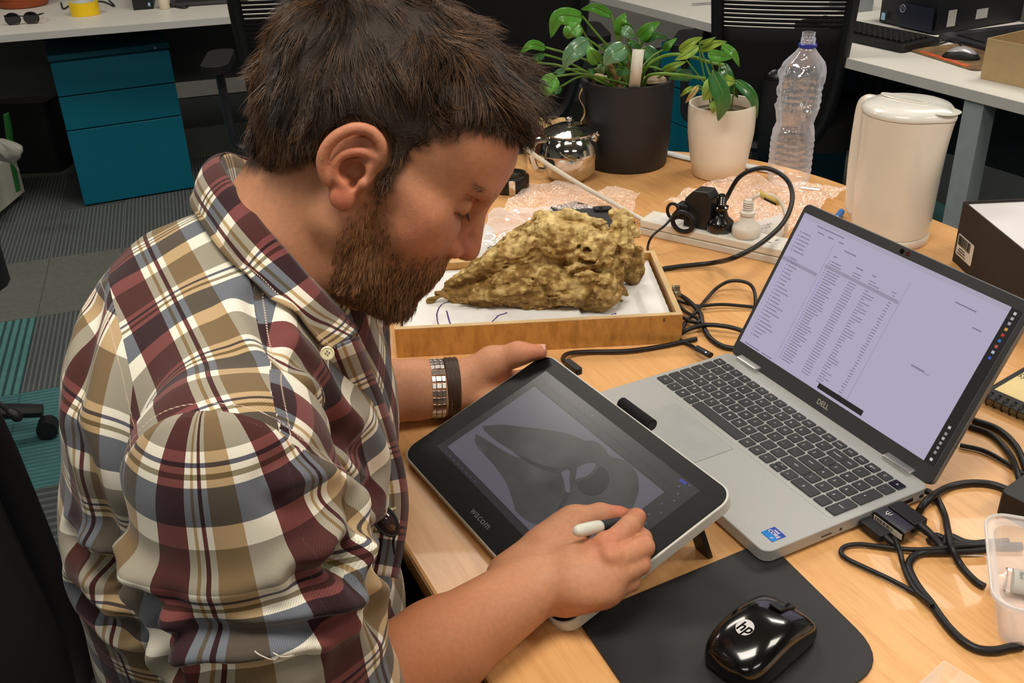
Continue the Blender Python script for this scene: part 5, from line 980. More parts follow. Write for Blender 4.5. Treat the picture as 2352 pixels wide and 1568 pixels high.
# ---- head and neck
H = SDF((-.135, -.105, -.235), (.118, .100, .15), .0015)
NB = HL(PD(662, 585, .870))
H.ell((-.014, 0, .046), (.100, .0745, .088), 0).ell((.040, 0, .046), (.049, .058, .046), .02).ell((-.045, 0, .03), (.068, .066, .07), .02)
H.cap((.076, -.026, .034), (.076, .026, .034), .0115, .0115, .012)
H.ell((.036, 0, -.01), (.052, .060, .055), .02).ell((.046, -.038, -.018), (.030, .026, .028), .015).ell((.046, .038, -.018), (.030, .026, .028), .015)
for s in (-1, 1): H.chain([(-.002, s*.056, -.012), (-.0, s*.054, -.045), (.030, s*.040, -.078), (.056, s*.016, -.088)], [.018, .017, .017, .017], .015).cap((.02, s*.058, .004), (.055, s*.048, -.004), .012, .012, .012)
H.ell((.032, 0, -.058), (.048, .046, .040), .02).ell((.066, 0, -.084), (.017, .021, .015), .012).ell((.064, 0, -.050), (.0225, .027, .026), .012)
for s in (-1, 1): H.ell((.0815, s*.033, .015), (.013, .017, .010), .010, 'sub').ell((.066, s*.032, .0155), (.0135, .0135, .0135), .002)
for s in (-1, 1): H.cap((.0778, s*.022, .0095), (.0700, s*.043, .0085), .0011, .0009, .0012, 'sub').cap((.079, s*.02, .0255), (.070, s*.045, .024), .0016, .0014, .003, 'sub')
H.cap((.082, 0, .022), (.0945, 0, -.010), .0065, .0078, .006).ell((.0920, 0, -.0170), (.0115, .0112, .0102), .003).cap((.088, 0, -.024), (.080, 0, -.034), .0045, .005, .004)
for s in (-1, 1): H.ell((.0815, s*.0135, -.0232), (.0118, .0072, .0082), .0025).ell((.0865, s*.0085, -.0308), (.0055, .0034, .0034), .001, 'sub').ell((.0865, s*.0165, -.0300), (.0050, .0040, .0022), .001, 'sub').cap((.0690, s*.0190, -.0150), (.0690, s*.0215, -.0290), .0022, .0022, .003, 'sub').cap((.0790, s*.0215, -.0125), (.0900, s*.0130, -.0150), .0018, .0012, .004, 'sub')

for s in (-1, 1): H.ell((.0830, s*.0185, -.001), (.010, .0075, .014), .006, 'sub')
H.ell((.0935, 0, -.0175), (.0120, .0108, .0102), .003).cap((.084, 0, .016), (.0955, 0, -.012), .0055, .0070, .003)
H.cap((.0820, -.012, -.0475), (.0820, .012, -.0475), .0058, .0058, .004).cap((.0800, -.011, -.0575), (.0800, .011, -.0575), .0068, .0068, .004).cap((.0885, -.022, -.0525), (.0885, .022, -.0525), .0013, .0013, .0015, 'sub')
for s in (-1, 1):
    E_ = lambda *q: [V(p[0], s*p[1]*-1, p[2]) for p in q]
    ec = V(-.014, s*.079, .002); Rr = np.array(Matrix.Rotation(math.radians(12)*s, 3, 'Z') @ Matrix.Rotation(math.radians(-8), 3, 'Y'))
    H.ell(ec, (.0185, .0050, .029), .004, R=Rr); H.ell((-.010, s*.071, .000), (.014, .012, .02), .008)
    H.ell((-.013, s*.0855, .006), (.0150, .0045, .0210), .0025, 'sub', R=Rr)
    hx = spl([V(.003, s*.0765, .006), V(.0045, s*.080, .016), V(-.001, s*.083, .0262), V(-.012, s*.0855, .0305), V(-.0235, s*.0885, .0260), V(-.0315, s*.0900, .014), V(-.0335, s*.0895, .001), V(-.0300, s*.0875, -.010), V(-.0210, s*.085, -.019)], 4)
    H.chain(hx, list(np.interp(np.linspace(0, 1, len(hx)), [0, .3, 1], [.0034, .0042, .0044])), .0018)
    H.chain([V(.004, s*.077, .009), V(-.002, s*.0805, .0035), V(-.010, s*.081, .0015)], [.003, .0028, .002], .002)
    ah = spl([V(-.0015, s*.0815, .0150), V(-.010, s*.0842, .0142), V(-.0195, s*.0862, .0065), V(-.0225, s*.0862, -.0040), V(-.0180, s*.0850, -.0125), V(-.0085, s*.0835, -.0155)], 4); H.chain(ah, [.0034]*len(ah), .0018)
    H.ell((-.0060, s*.082, -.0235), (.0105, .0055, .0100), .003).ell((-.0085, s*.0850, -.0020), (.0098, .0110, .0085), .002, 'sub').ell((-.0030, s*.083, -.0085), (.0042, .0100, .0060), .0015, 'sub')
    H.chain([V(.004, s*.078, .001), V(.0025, s*.0815, -.006), V(.0005, s*.080, -.012)], [.0035, .0042, .003], .002)
H.cap((-.030, 0, -.012), NB, .055, .060, .022).cap((.010, 0, -.055), NB+V(.030, 0, -.02), .038, .042, .02).cap((-.066, 0, .0), NB+V(-.02, 0, .005), .030, .048, .02).cap(NB, NB+V(-.01, 0, -.05), .058, .054, .02)
vs, Fq = H.mesh(); vs = smooth_mesh(vs, Fq, 3, .5)
HAIRP = [(-.105, -.072), (-.066, -.045), (-.052, -.030), (-.043, -.012), (-.038, .008), (-.031, .027), (-.014, .0365), (.0005, .0315), (.0075, .018), (.0085, -.012), (.017, -.014), (.0205, .008), (.0205, .032), (.033, .047), (.042, .064), (.066, .079), (.13, .085), (.16, .3), (-.3, .3), (-.3, -.06)]
BEARDP = [(.0085, .004), (.0200, .004), (.0250, -.008), (.0330, -.020), (.0440, -.036), (.058, -.0385), (.0700, -.034), (.0800, -.0300), (.12, -.034), (.12, -.3), (.022, -.3), (.016, -.088), (.0040, -.058), (.0020, -.040), (.0055, -.022)]
def skincol(n): return np.tile(np.array(lin((194, 138, 104))), (n, 1))
col = skincol(len(vs)); dkh = np.array(lin((44, 33, 26))); bd = np.array(lin((112, 72, 44)))
def tint(col, w, c): w = np.clip(w, 0, 1)[:, None]; return col*(1-w)+np.array(c)*w
def blob(vs, c, r): return np.exp(-(((vs-np.array(c))/np.array(r))**2).sum(1))
red = np.array(lin((190, 96, 74)))
for c_, r_, a_ in (((-.02, -.088, .008), (.022, .01, .03), .55), ((-.006, -.083, -.024), (.014, .012, .012), .7), ((.092, 0, -.014), (.02, .018, .016), .55), ((.085, -.013, -.024), (.012, .008, .008), .4), ((.055, -.055, -.015), (.03, .03, .022), .38), ((.07, -.02, .06), (.04, .05, .03), .25), ((-.02, .088, .01), (.03, .02, .04), .5), ((.082, 0, -.055), (.012, .018, .008), .55)): col = tint(col, blob(vs, c_, r_)*a_, red)
col = tint(col, blob(vs, (-.006, -.078, -.004), (.010, .008, .012))*.6, lin((140, 70, 52))); col = tint(col, blob(vs, (.072, -.034, .005), (.010, .014, .008))*.5, lin((150, 92, 74)))
nz = fbm(vs, 160, 2, 5)*.006
hs = polysd(vs[:, 0], vs[:, 2], HAIRP)+nz; col = tint(col, (np.abs(vs[:, 1]) < .085)*np.clip(.5-hs/.012, 0, 1)*.9, dkh)
bs = polysd(vs[:, 0], vs[:, 2], BEARDP)+nz; nkm = np.clip((vs[:, 2]+.135)/.018, 0, 1)*np.clip((vs[:, 0]-.000)/.01, 0, 1)
lipm = 1-np.clip(blob(vs, (.088, 0, -.056), (.010, .016, .006))*1.6, 0, 1)
col = tint(col, np.clip(.5-bs/.012, 0, 1)*nkm*.55*lipm, bd)  # beard colour carried on under the chin, painting in the shade there too
headv, headF, headC = HW(vs), Fq, col
hN = vnorm(vs, Fq); headL = vs
# ---- arms and hands
tb_n = nrm(V(-.28124, -.16199, .94587)); tb_o = V(-.1406, 1.0311, DT+.012)
def TP(u, v, off):                                          # point a given height above the tablet face
    d = ray(u, v); o = tb_o+tb_n*off; return CO+d*((tb_n@(o-CO))/(tb_n@d))
A1 = SDF((-.30, .44, DT-.06), (.165, .92, DT+.16), .0018)
sh = V(-.195, .57, .315+DT); el = V(-.175, .548, .045+DT)
wr = TP(1222, 1345, .030); fm_ = PD(1010, 1490, .915)
A1.cap(el+V(0, 0, .12), el, .05, .047, .01).chain([el, PD(820, 1610, .835), fm_, wr], [.047, .049, .043, .0290], .015)
up = np.cross(nrm(wr-fm_), tb_n); A1.cap(wr+up*.010-tb_n*.0, PD(1080, 1440, .95)+up*.008, .0235, .030, .012).cap(wr-up*.012, PD(1080, 1440, .95)-up*.008, .0235, .030, .012)
mc = [TP(1398, 1256, .037), TP(1412, 1290, .037), TP(1410, 1325, .031), TP(1400, 1356, .021)]
for k, m_ in enumerate(mc): A1.chain([wr+(m_-wr)*.10, wr+(m_-wr)*.55, m_], [.0225, .0175, .0138-.0008*k], .009)
A1.ell((wr+mc[1]+mc[2])/3-tb_n*.006, (.034, .034, .020), .015)
fing = [([mc[0], TP(1446, 1208, .0375), TP(1462, 1188, .0245), TP(1438, 1187, .012)], [.0130, .0108, .0094, .0074]),
        ([mc[1], TP(1478, 1256, .029), TP(1476, 1236, .015), TP(1446, 1208, .008)], [.0128, .0110, .0096, .0076]),
        ([mc[2], TP(1470, 1296, .020), TP(1462, 1285, .008), TP(1432, 1262, .006)], [.0122, .0104, .0092, .0075]),
        ([mc[3], TP(1448, 1334, .011), TP(1440, 1330, .004), TP(1415, 1310, .003)], [.0118, .0100, .0088, .007])]
for pts_, rs_ in fing: A1.chain(pts_, rs_, .0022)
th = [TP(1262, 1262, .024), TP(1320, 1202, .026), TP(1378, 1183, .026), TP(1420, 1180, .016)]
A1.chain(th, [.0235, .0170, .0118, .0088], .006).cap(TP(1175, 1325, .026), TP(1285, 1222, .024), .0255, .0170, .012).cap(th[0], mc[0]-tb_n*.012, .018, .010, .012).cap(wr, th[1], .021, .014, .012)
A1.cap(TP(1300, 1386, .010), TP(1385, 1366, .010), .013, .012, .012)
A1.ell(mc[0]+tb_n*.011, (.009, .009, .005), .008).ell(mc[1]+tb_n*.012, (.008, .008, .005), .008)
v1, F1 = A1.mesh(); v1 = smooth_mesh(v1, F1, 3, .5)
c1 = skincol(len(v1)); c1 = tint(c1, np.clip((.02-v1[:, 0])/.10, 0, 1)*.8, lin((158, 96, 58)))
for p_, r_, a_ in ((mc[0]+tb_n*.012, .020, .38), (mc[1]+tb_n*.012, .012, .2), (fing[0][0][2], .016, .45), (th[3], .016, .6), (fing[1][0][1], .014, .3), (fing[0][0][3], .014, .5)): c1 = tint(c1, blob(v1, p_, (r_,)*3)*a_, red)
A2 = SDF((-.38, .98, DT-.01), (.10, 1.24, DT+.14), .0018)
w2 = P(1022, 893, .040); e2 = P(872, 900, .046); e3 = V(-.30, 1.06, DT+.052)
A2.chain([e3, e2, P(960, 894, .043), w2], [.050, .0415, .0375, .0315], .012)
t2 = [P(1065, 878, .046), TP(1132, 833, .006), TP(1190, 812, .0125), TP(1240, 808, .0105)]
A2.chain(t2, [.0285, .0205, .0142, .0098], .010).cap(w2, P(1095, 872, .038), .031, .027, .014).cap(P(1095, 880, .036), TP(1190, 880, -.034), .026, .015, .014).cap(w2, P(1100, 905, .03), .028, .024, .012)
for k in range(4): A2.chain([P(1100, 885+10*k, .032), TP(1175, 872+20*k, -.036), TP(1215, 862+24*k, -.030), TP(1235, 862+24*k, -.024)], [.014, .0105, .0095, .008], .006)
A2.ell(t2[3]+tb_n*.004, (.007, .006, .004), .003)
v2, F2 = A2.mesh(); v2 = smooth_mesh(v2, F2, 3, .5); c2 = skincol(len(v2)); c2 = tint(c2, blob(v2, t2[3], (.016,)*3)*.5, red); c2 = tint(c2, blob(v2, t2[2], (.018,)*3)*.35, red)
# ---- trunk inside the clothes joins head and arms
A3 = SDF((-.42, .50, DT-.34), (-.02, 1.12, DT+.44), .006)
nb = HW(NB)
A3.cap(nb, V(-.26, .80, .28+DT), .058, .09, .02).ell(V(-.29, .80, .15+DT), (.09, .15, .17), .03).ell(V(-.28, .80, -.10+DT), (.10, .14, .18), .03)
for p0, p1 in ((V(-.21, .66, .29+DT), sh), (V(-.21, .95, .29+DT), V(-.19, 1.00, .28+DT))): A3.cap(nb-V(0, 0, .03), p0, .05, .05, .02).cap(p0, p1, .05, .045, .02)
A3.cap(sh, el, .043, .040, .02).cap(V(-.19, 1.0, .28+DT), e3, .042, .040, .02)
v3, F3 = A3.mesh(); v3 = smooth_mesh(v3, F3, 2); c3 = skincol(len(v3))
bv = np.concatenate([headv, v1, v2, v3]); bF = np.concatenate([headF, F1+len(headv), F2+len(headv)+len(v1), F3+len(headv)+len(v1)+len(v2)]); bC = np.concatenate([headC, c1, c2, c3])
np_mesh('body', bv-PL, bF, skin, person, bC)
# nails
nailm = mat('nail', (214, 160, 142), .25, coat=.3)
def nail(c, d, n, w, l, nm='nail'):
    d = nrm(d); n = nrm(n-d*(n@d)); s_ = np.cross(d, n); G().grid(lambda u, v: c+d*(u-.5)*l+s_*(v-.5)*w*(1-.25*abs(u-.4))+n*(.0022*math.cos((v-.5)*2.6)-.0012), 7, 7).obj(nm, nailm, person, world=True, solid=.0004, ang=180)
nail(t2[3]+tb_n*.0062+(t2[3]-t2[2])*.06, t2[3]-t2[2], tb_n+V(0, -.5, 0), .0125, .015)
# eyes: lid line and lashes, brows
for s in (-1, 1):
    G().lathe([(.0001, -.012), (.0085, -.0085), (.012, 0), (.0085, .0085), (.0001, .012)], c=(.0662, s*.032, .0152), seg=20, M=HW).obj('eyeball', mat('eye_white', (190, 180, 172), .15), person, world=True)
# ---- pen
pb_, pt_ = TP(1322, 1220, .066), TP(1462, 1192, .001)
pd_ = nrm(pt_-pb_); g = G()
pen = thing('pen', 'white and black drawing pen held in the right hand', 'pen', pb_)
G().tube([pb_+pd_*q for q in (-.001, .001, .006, .020, .034, .0375, .039)], [.002, .0046, .0062, .0066, .0066, .0062, .0048], 18).obj('pen_cap', mat('pen_white', (218, 220, 208), .4), pen, world=True)
L_ = np.linalg.norm(pt_-pb_); G().tube([pb_+pd_*.037, pb_+pd_*(L_-.030), pb_+pd_*(L_-.004), pt_], [.0056, .0056, .003, .0008], 16).obj('grip', mat('pen_grip', (42, 44, 50), .6), pen, world=True)
# ---- watch and bracelet
wa = nrm(P(1035, 890, .04)-P(960, 894, .043)); wu = V(0, 0, 1)-wa*wa[2]; wu = nrm(wu); wv = np.cross(wa, wu)
def wristring(c, ra, rb, n): return [c+wu*ra*math.cos(t)+wv*rb*math.sin(t) for t in np.linspace(0, 2*math.pi, n+1)[:-1]]
wt = thing('wristwatch', 'steel link wristwatch on the left wrist', 'watch', P(1003, 893, .042)); wc = P(1003, 892, .0415)
lk = mat('watch_steel', (196, 192, 186), .22, 1., var=.02)
for k in range(26):
    a = 2*math.pi*k/26; ra, rb = .0375, .0365; c_ = wc+wu*ra*math.cos(a)+wv*rb*math.sin(a); n_ = nrm(wu*math.cos(a)*rb+wv*math.sin(a)*ra); t_ = np.cross(wa, n_)
    big = 4 <= (k-10) % 26 <= 8
    for off, w in (((-.0062, .005), (0, .0068), (.0062, .005)) if not big else ((0, .018),)):
        G().box((0, 0, 0), (w, .0082 if big else (.0072 if off else .0068), .0024 if off else .003), lambda p, c_=c_, off=off, n_=n_, t_=t_: c_+wa*(p[0]+off)+t_*p[1]+n_*p[2]).obj('link', lk, wt, world=True, bevel=.0005)
wf = wc-wu*.0375-wv*.0; br = thing('bracelet', 'brown braided leather bracelet with a steel clasp beside the watch', 'bracelet', P(1037, 892, .04)); bc = P(1036, 889, .040)
lth = mat('brown_leather', (62, 44, 34), .5, var=.2, bump=.4)
for off in (-.0055, 0, .0055): G().tube([q+wa*off for q in wristring(bc, .0355, .0345, 40)]+[wristring(bc, .0355, .0345, 40)[0]+wa*off], .0042, 8, cap=False).obj('strand', lth, br, world=True)
n_ = nrm(-wv*1.0+wu*.1); t_ = np.cross(wa, n_)
for off in (-.006, .006): G().box((0, 0, 0), (.003, .020, .004), lambda p: bc-wu*.003+n_*.037+wa*(p[0]+off)+t_*p[1]+n_*p[2]).obj('clasp', lk, br, world=True, bevel=.0005)
G().box((0, 0, 0), (.016, .008, .004), lambda p: bc+wu*.006+n_*.037+wa*p[0]+t_*p[1]+n_*p[2]).obj('clasp', lk, br, world=True, bevel=.0005)
# ---- plaid cloth
WARP = [(.0, (1.0, 1.0, 1.0)), (.055, (.80, .70, .54)), (.085, (1, 1, 1)), (.125, (.44, .24, .26)), (.16, (1, 1, 1)), (.21, (.79, .69, .56)), (.45, (1, 1, 1)), (.72, (.50, .285, .30))]
WEFT = [(.0, (230, 226, 210)), (.055, (92, 92, 104)), (.085, (230, 226, 210)), (.125, (138, 130, 104)), (.16, (230, 226, 210)), (.21, (104, 109, 118)), (.495, (232, 228, 212)), (.675, (152, 146, 130))]
def plaidmat():
    m = mat('plaid_cloth', (200, 200, 200), .85, var=.03, vscale=400, bump=.0, spec=.25); n = m.node_tree; b = n.nodes['Principled BSDF']; L = n.links
    b.inputs['Sheen Weight'].default_value = .15
    def att(nm):
        a = n.nodes.new('ShaderNodeAttribute'); a.attribute_name = nm; s = n.nodes.new('ShaderNodeSeparateXYZ'); L.new(a.outputs['Vector'], s.inputs[0]); return a.outputs['Vector'], s.outputs
    vec, _ = att('uvF'); ms = []
    for nm in ('uvB', 'uvY', 'uvS'):
        v2_, s2 = att(nm); gt = n.nodes.new('ShaderNodeMath'); gt.operation = 'GREATER_THAN'; gt.inputs[1].default_value = 0; L.new(s2[2], gt.inputs[0]); ms.append(s2[2])
        mx = n.nodes.new('ShaderNodeMix'); mx.data_type = 'VECTOR'; L.new(gt.outputs[0], mx.inputs[0]); L.new(vec, mx.inputs[4]); L.new(v2_, mx.inputs[5]); vec = mx.outputs[1]
    sp = n.nodes.new('ShaderNodeSeparateXYZ'); L.new(vec, sp.inputs[0]); cols = []
    for ch, tab, per, isw in ((0, WARP, .094, 1), (1, WEFT, .086, 0)):
        dv = n.nodes.new('ShaderNodeMath'); dv.operation = 'DIVIDE'; dv.inputs[1].default_value = per; L.new(sp.outputs[ch], dv.inputs[0]); fr = n.nodes.new('ShaderNodeMath'); fr.operation = 'FRACT'; L.new(dv.outputs[0], fr.inputs[0])
        cr = n.nodes.new('ShaderNodeValToRGB'); cr.color_ramp.interpolation = 'CONSTANT'; e = cr.color_ramp.elements
        while len(e) < len(tab): e.new(.5)
        for k, (p_, c_) in enumerate(tab): e[k].position = p_
        for k, (p_, c_) in enumerate(tab): e[k].color = (*(lin([q*255 for q in c_]) if isw else lin(c_)), 1)
        L.new(fr.outputs[0], cr.inputs[0]); cols.append(cr.outputs[0])
    mu = n.nodes.new('ShaderNodeMix'); mu.data_type = 'RGBA'; mu.blend_type = 'MULTIPLY'; mu.inputs[0].default_value = 1; L.new(cols[0], mu.inputs[6]); L.new(cols[1], mu.inputs[7])
    # twill: fine diagonal, mixes warp and weft
    ad = n.nodes.new('ShaderNodeMath'); ad.operation = 'ADD'; L.new(sp.outputs[0], ad.inputs[0]); L.new(sp.outputs[1], ad.inputs[1]); ml = n.nodes.new('ShaderNodeMath'); ml.operation = 'MULTIPLY'; ml.inputs[1].default_value = 2*math.pi/.0017; L.new(ad.outputs[0], ml.inputs[0]); sn = n.nodes.new('ShaderNodeMath'); sn.operation = 'SINE'; L.new(ml.outputs[0], sn.inputs[0])
    mr = n.nodes.new('ShaderNodeMapRange'); mr.inputs[1].default_value = -1; mr.inputs[2].default_value = 1; mr.inputs[3].default_value = .86; mr.inputs[4].default_value = 1.14; L.new(sn.outputs[0], mr.inputs[0])
    m3 = n.nodes.new('ShaderNodeMix'); m3.data_type = 'RGBA'; m3.blend_type = 'MULTIPLY'; m3.inputs[0].default_value = 1; L.new(mu.outputs[2], m3.inputs[6]); L.new(mr.outputs[0], m3.inputs[7])
    # pale stitching beside the seams
    out = m3.outputs[2]; hgt = None
    for z in ms[:]:
        c_ = n.nodes.new('ShaderNodeMath'); c_.operation = 'COMPARE'; c_.inputs[1].default_value = -.0065; c_.inputs[2].default_value = .00045; L.new(z, c_.inputs[0])
        w_ = n.nodes.new('ShaderNodeMath'); w_.operation = 'MULTIPLY'; w_.inputs[1].default_value = 2*math.pi/.0022; sb = n.nodes.new('ShaderNodeMath'); sb.operation = 'SUBTRACT'; L.new(sp.outputs[0], sb.inputs[0]); L.new(sp.outputs[1], sb.inputs[1]); L.new(sb.outputs[0], w_.inputs[0]); s3 = n.nodes.new('ShaderNodeMath'); s3.operation = 'SINE'; L.new(w_.outputs[0], s3.inputs[0]); g3 = n.nodes.new('ShaderNodeMath'); g3.operation = 'GREATER_THAN'; g3.inputs[1].default_value = -.3; L.new(s3.outputs[0], g3.inputs[0])
        a3_ = n.nodes.new('ShaderNodeMath'); a3_.operation = 'MULTIPLY'; L.new(c_.outputs[0], a3_.inputs[0]); L.new(g3.outputs[0], a3_.inputs[1])
        m4 = n.nodes.new('ShaderNodeMix'); m4.data_type = 'RGBA'; L.new(a3_.outputs[0], m4.inputs[0]); L.new(out, m4.inputs[6]); m4.inputs[7].default_value = (*lin((196, 178, 160)), 1); out = m4.outputs[2]
        c2_ = n.nodes.new('ShaderNodeMath'); c2_.operation = 'COMPARE'; c2_.inputs[1].default_value = 0; c2_.inputs[2].default_value = .0012; L.new(z, c2_.inputs[0])
        if hgt is None: hgt = c2_.outputs[0]
        else: a4 = n.nodes.new('ShaderNodeMath'); a4.operation = 'MAXIMUM'; L.new(hgt, a4.inputs[0]); L.new(c2_.outputs[0], a4.inputs[1]); hgt = a4.outputs[0]
    bp = n.nodes.new('ShaderNodeBump'); bp.invert = True; bp.inputs['Strength'].default_value = .8; bp.inputs['Distance'].default_value = .002; L.new(hgt, bp.inputs['Height']); L.new(bp.outputs[0], b.inputs['Normal'])
    L.new(out, b.inputs['Base Color']); return m
plaid = plaidmat()
S_ = SDF((-.47, .42, DT-.30), (.03, 1.16, DT+.50), .0031)
z_ = lambda x, y, z: V(x, y, z+DT)
# trunk
S_.ell(z_(-.262, .80, .27), (.125, .19, .122), 0).ell(z_(-.292, .80, .13), (.130, .185, .17), .04).ell(z_(-.272, .79, -.02), (.152, .178, .17), .05).ell(z_(-.30, .79, -.20), (.165, .19, .14), .04)
S_.cap(z_(-.225, .80, .335), z_(-.205, .625, .308), .072, .062, .03).cap(z_(-.225, .80, .335), z_(-.20, .98, .305), .072, .062, .03)
S_.cap(nb-V(.0, 0, .018), z_(-.25, .80, .31), .064, .10, .03).ell(z_(-.165, .80, .20), (.055, .14, .12), .04)
# left sleeve
S_.cap(z_(-.20, .98, .30), z_(-.21, 1.03, .10), .070, .068, .03).cap(z_(-.21, 1.03, .10), z_(-.255, 1.07, .075), .066, .062, .02)
# right sleeve, elbow and rolled cuff
cu = PD(765, 1600, .832); fd = nrm(wr-cu)
ARM = [sh+V(.0, .005, .0), sh+V(.008, -.004, -.08), el+V(.004, -.003, .06), el+V(.01, 0, .0), cu-fd*.02]
S_.chain(ARM[:4], [.070, .078, .078, .072], .018).chain(ARM[3:], [.072, .068], .015)
S_.cap(cu-fd*.005, cu+fd*.09, .056, .056, .004, 'sub')
vs, Fq = S_.mesh(); vs = smooth_mesh(vs, Fq, 4, .5)
N_ = vnorm(vs, Fq)
def pxs(p):
    d = p-CO; z = d@CF; return IW/2+FPX*(d@CR)/z, IH/2-FPX*(d@CU)/z, z
def seg_d(p, pts):
    d = np.full(len(p), 9.)
    for a, b in zip(pts[:-1], pts[1:]):
        a = np.asarray(a); ba = np.asarray(b)-a; t = np.clip(((p-a)@ba)/(ba@ba+1e-12), 0, 1); d = np.minimum(d, np.linalg.norm(p-a-t[:, None]*ba, axis=1))
    return d
pu, pv, pz = pxs(vs); fac = ((CO-vs)*N_).sum(1) > 0
def pick(u, v):
    d = (pu-u)**2+(pv-v)**2; k = np.where((d < 12**2) & fac)[0]
    return None if len(k) == 0 else vs[k[np.argmin(pz[k]+d[k]*2e-5)]]
def nrm_at(u, v): 
    p = pick(u, v); k = np.linalg.norm(vs-p, axis=1) < .02; return nrm(N_[k].mean(0))
X, Y, Z = vs[:, 0], vs[:, 1], vs[:, 2]-DT
dax = seg_d(vs, ARM)
ysm = .548+.62*np.clip(.352-Z, 0, .20)
m1_, m2_ = ysm-Y, .106-dax
mS = np.where((m2_ < m1_) | ((Z < .12) & (X > -.19)), np.sign(m2_)*.05, m1_)
# yoke plane / shoulder seam plane from three surface points each
def plane3(a, b, c, side):
    n = nrm(np.cross(b-a, c-a)); d = (vs-a)@n; return d if (side-a)@n > 0 else -d
PB = [pick(*q) for q in ((262, 700), (244, 849), (326, 1062))]; PF = [pick(*q) for q in ((590, 665), (639, 841), (645, 975))]
inY = pick(450, 800)
mYb = plane3(PB[0], PB[2], PB[1]+V(.1, .22, -.35)*0+(PB[1]-V(0, 0, .1)), inY)
mYf = plane3(PF[0], PF[2], PF[1]-V(0, 0, .1), inY)
mY = np.minimum(mYb, mYf); mY = np.where((Z < .20) | (mS > .004), -.05, mY)
mB = np.where(X < -.262+.0*Z, 1., -1.)*.05
mB = np.minimum(np.where(mYf > 0, .05, -.05), 1)
def uvplane(u, v, ang, pu0, pv0):
    """cloth axes on the surface at a place: columns run along the given picture angle"""
    p0 = pick(u, v); n = nrm_at(u, v); r_ = nrm(CO-p0); d_ = CR*math.cos(ang)-CU*math.sin(ang); d_ = d_-r_*(d_@n)/(r_@n); b_ = nrm(d_); a_ = nrm(np.cross(b_, n)); 
    if a_@CR < 0: a_ = -a_
    return np.stack([(vs-p0)@a_+pu0, (vs-p0)@b_+pv0], 1)
phi = np.arctan2(X-(sh[0]-.002), -(Y-sh[1])); uvS = np.stack([.079*phi+.012, -Z+.02-.0*phi], 1)
bend = np.clip((.10-Z)/.1, 0, 1); 
ph2 = np.arctan2(-(Y-.80), -(X+.275)); uvB = np.stack([.165*ph2, -1.05*Z], 1)
uvY = uvplane(450, 800, math.radians(65), .012, .0); uvF = uvplane(735, 860, math.radians(56), .0, .0)
OFF = dict(S=(.0, .0), B=(.0, .0), Y=(.0, .0), F=(.0, .0))
for q, k in ((uvS, 'S'), (uvB, 'B'), (uvY, 'Y'), (uvF, 'F')): q += np.array(OFF[k])+10*np.array([.094, .086])
# folds
disp = np.zeros(len(vs))
def crease(px, A, w, side=.5):
    global disp
    q = [pick(u, v) for u, v in px]; q = [p for p in q if p is not None]
    if len(q) < 2: return
    q = spl(q, 4); d = seg_d(vs, q); A *= 1.5; disp += -A*np.exp(-(d/w)**2)+A*side*np.exp(-((d-1.9*w)/w)**2)
for px, A, w in (([(228, 1284), (260, 1297), (300, 1309)], .010, .009), ([(304, 1325), (324, 1365), (356, 1421), (376, 1473), (396, 1533)], .009, .010), ([(160, 1240), (204, 1280), (252, 1317), (280, 1353), (324, 1393), (356, 1445)], .006, .010),
    ([(168, 1365), (220, 1413), (280, 1445), (340, 1457)], .006, .010), ([(356, 1373), (396, 1393), (428, 1417), (500, 1425), (600, 1400), (700, 1357), (789, 1300)], .0055, .009), ([(392, 1457), (460, 1457), (560, 1461), (660, 1453), (741, 1433), (797, 1409)], .007, .0065),
    ([(693, 1317), (741, 1304), (781, 1284)], .005, .007), ([(781, 1272), (789, 1293), (797, 1340)], .008, .008), ([(805, 1164), (817, 1196), (797, 1236), (781, 1268)], .008, .010), ([(661, 1108), (715, 1098), (765, 1088)], -.0035, .008),
    ([(590, 670), (605, 720), (650, 810), (720, 900), (780, 1000)], .005, .010), ([(700, 830), (760, 920), (810, 1030)], .005, .009), ([(210, 700), (190, 800), (170, 920)], .004, .012), ([(170, 1000), (200, 1100), (240, 1200)], .004, .012), ([(450, 1530), (560, 1545), (700, 1520)], .004, .008),
    ([(840, 1020), (870, 1120), (850, 1230)], .006, .012), ([(880, 1230), (850, 1320), (870, 1400)], .006, .012), ([(830, 1290), (880, 1340)], .006, .01), ([(520, 640), (540, 760), (520, 880)], .001, .02)): crease(px, A, w)
disp += .0016*fbm(vs, 22, 2, 41)+.0022*np.clip(mS/.004, 0, 1)*np.clip(1-mS/.03, 0, 1)
vs = vs+N_*disp[:, None]; vs = smooth_mesh(vs, Fq, 1, .5)
shirt = np_mesh('shirt', vs-PL, Fq, plaid, person, None, dict(uvS=np.column_stack([uvS, mS]), uvB=np.column_stack([uvB, mB]), uvY=np.column_stack([uvY, mY]), uvF=np.column_stack([uvF, mS*0])))
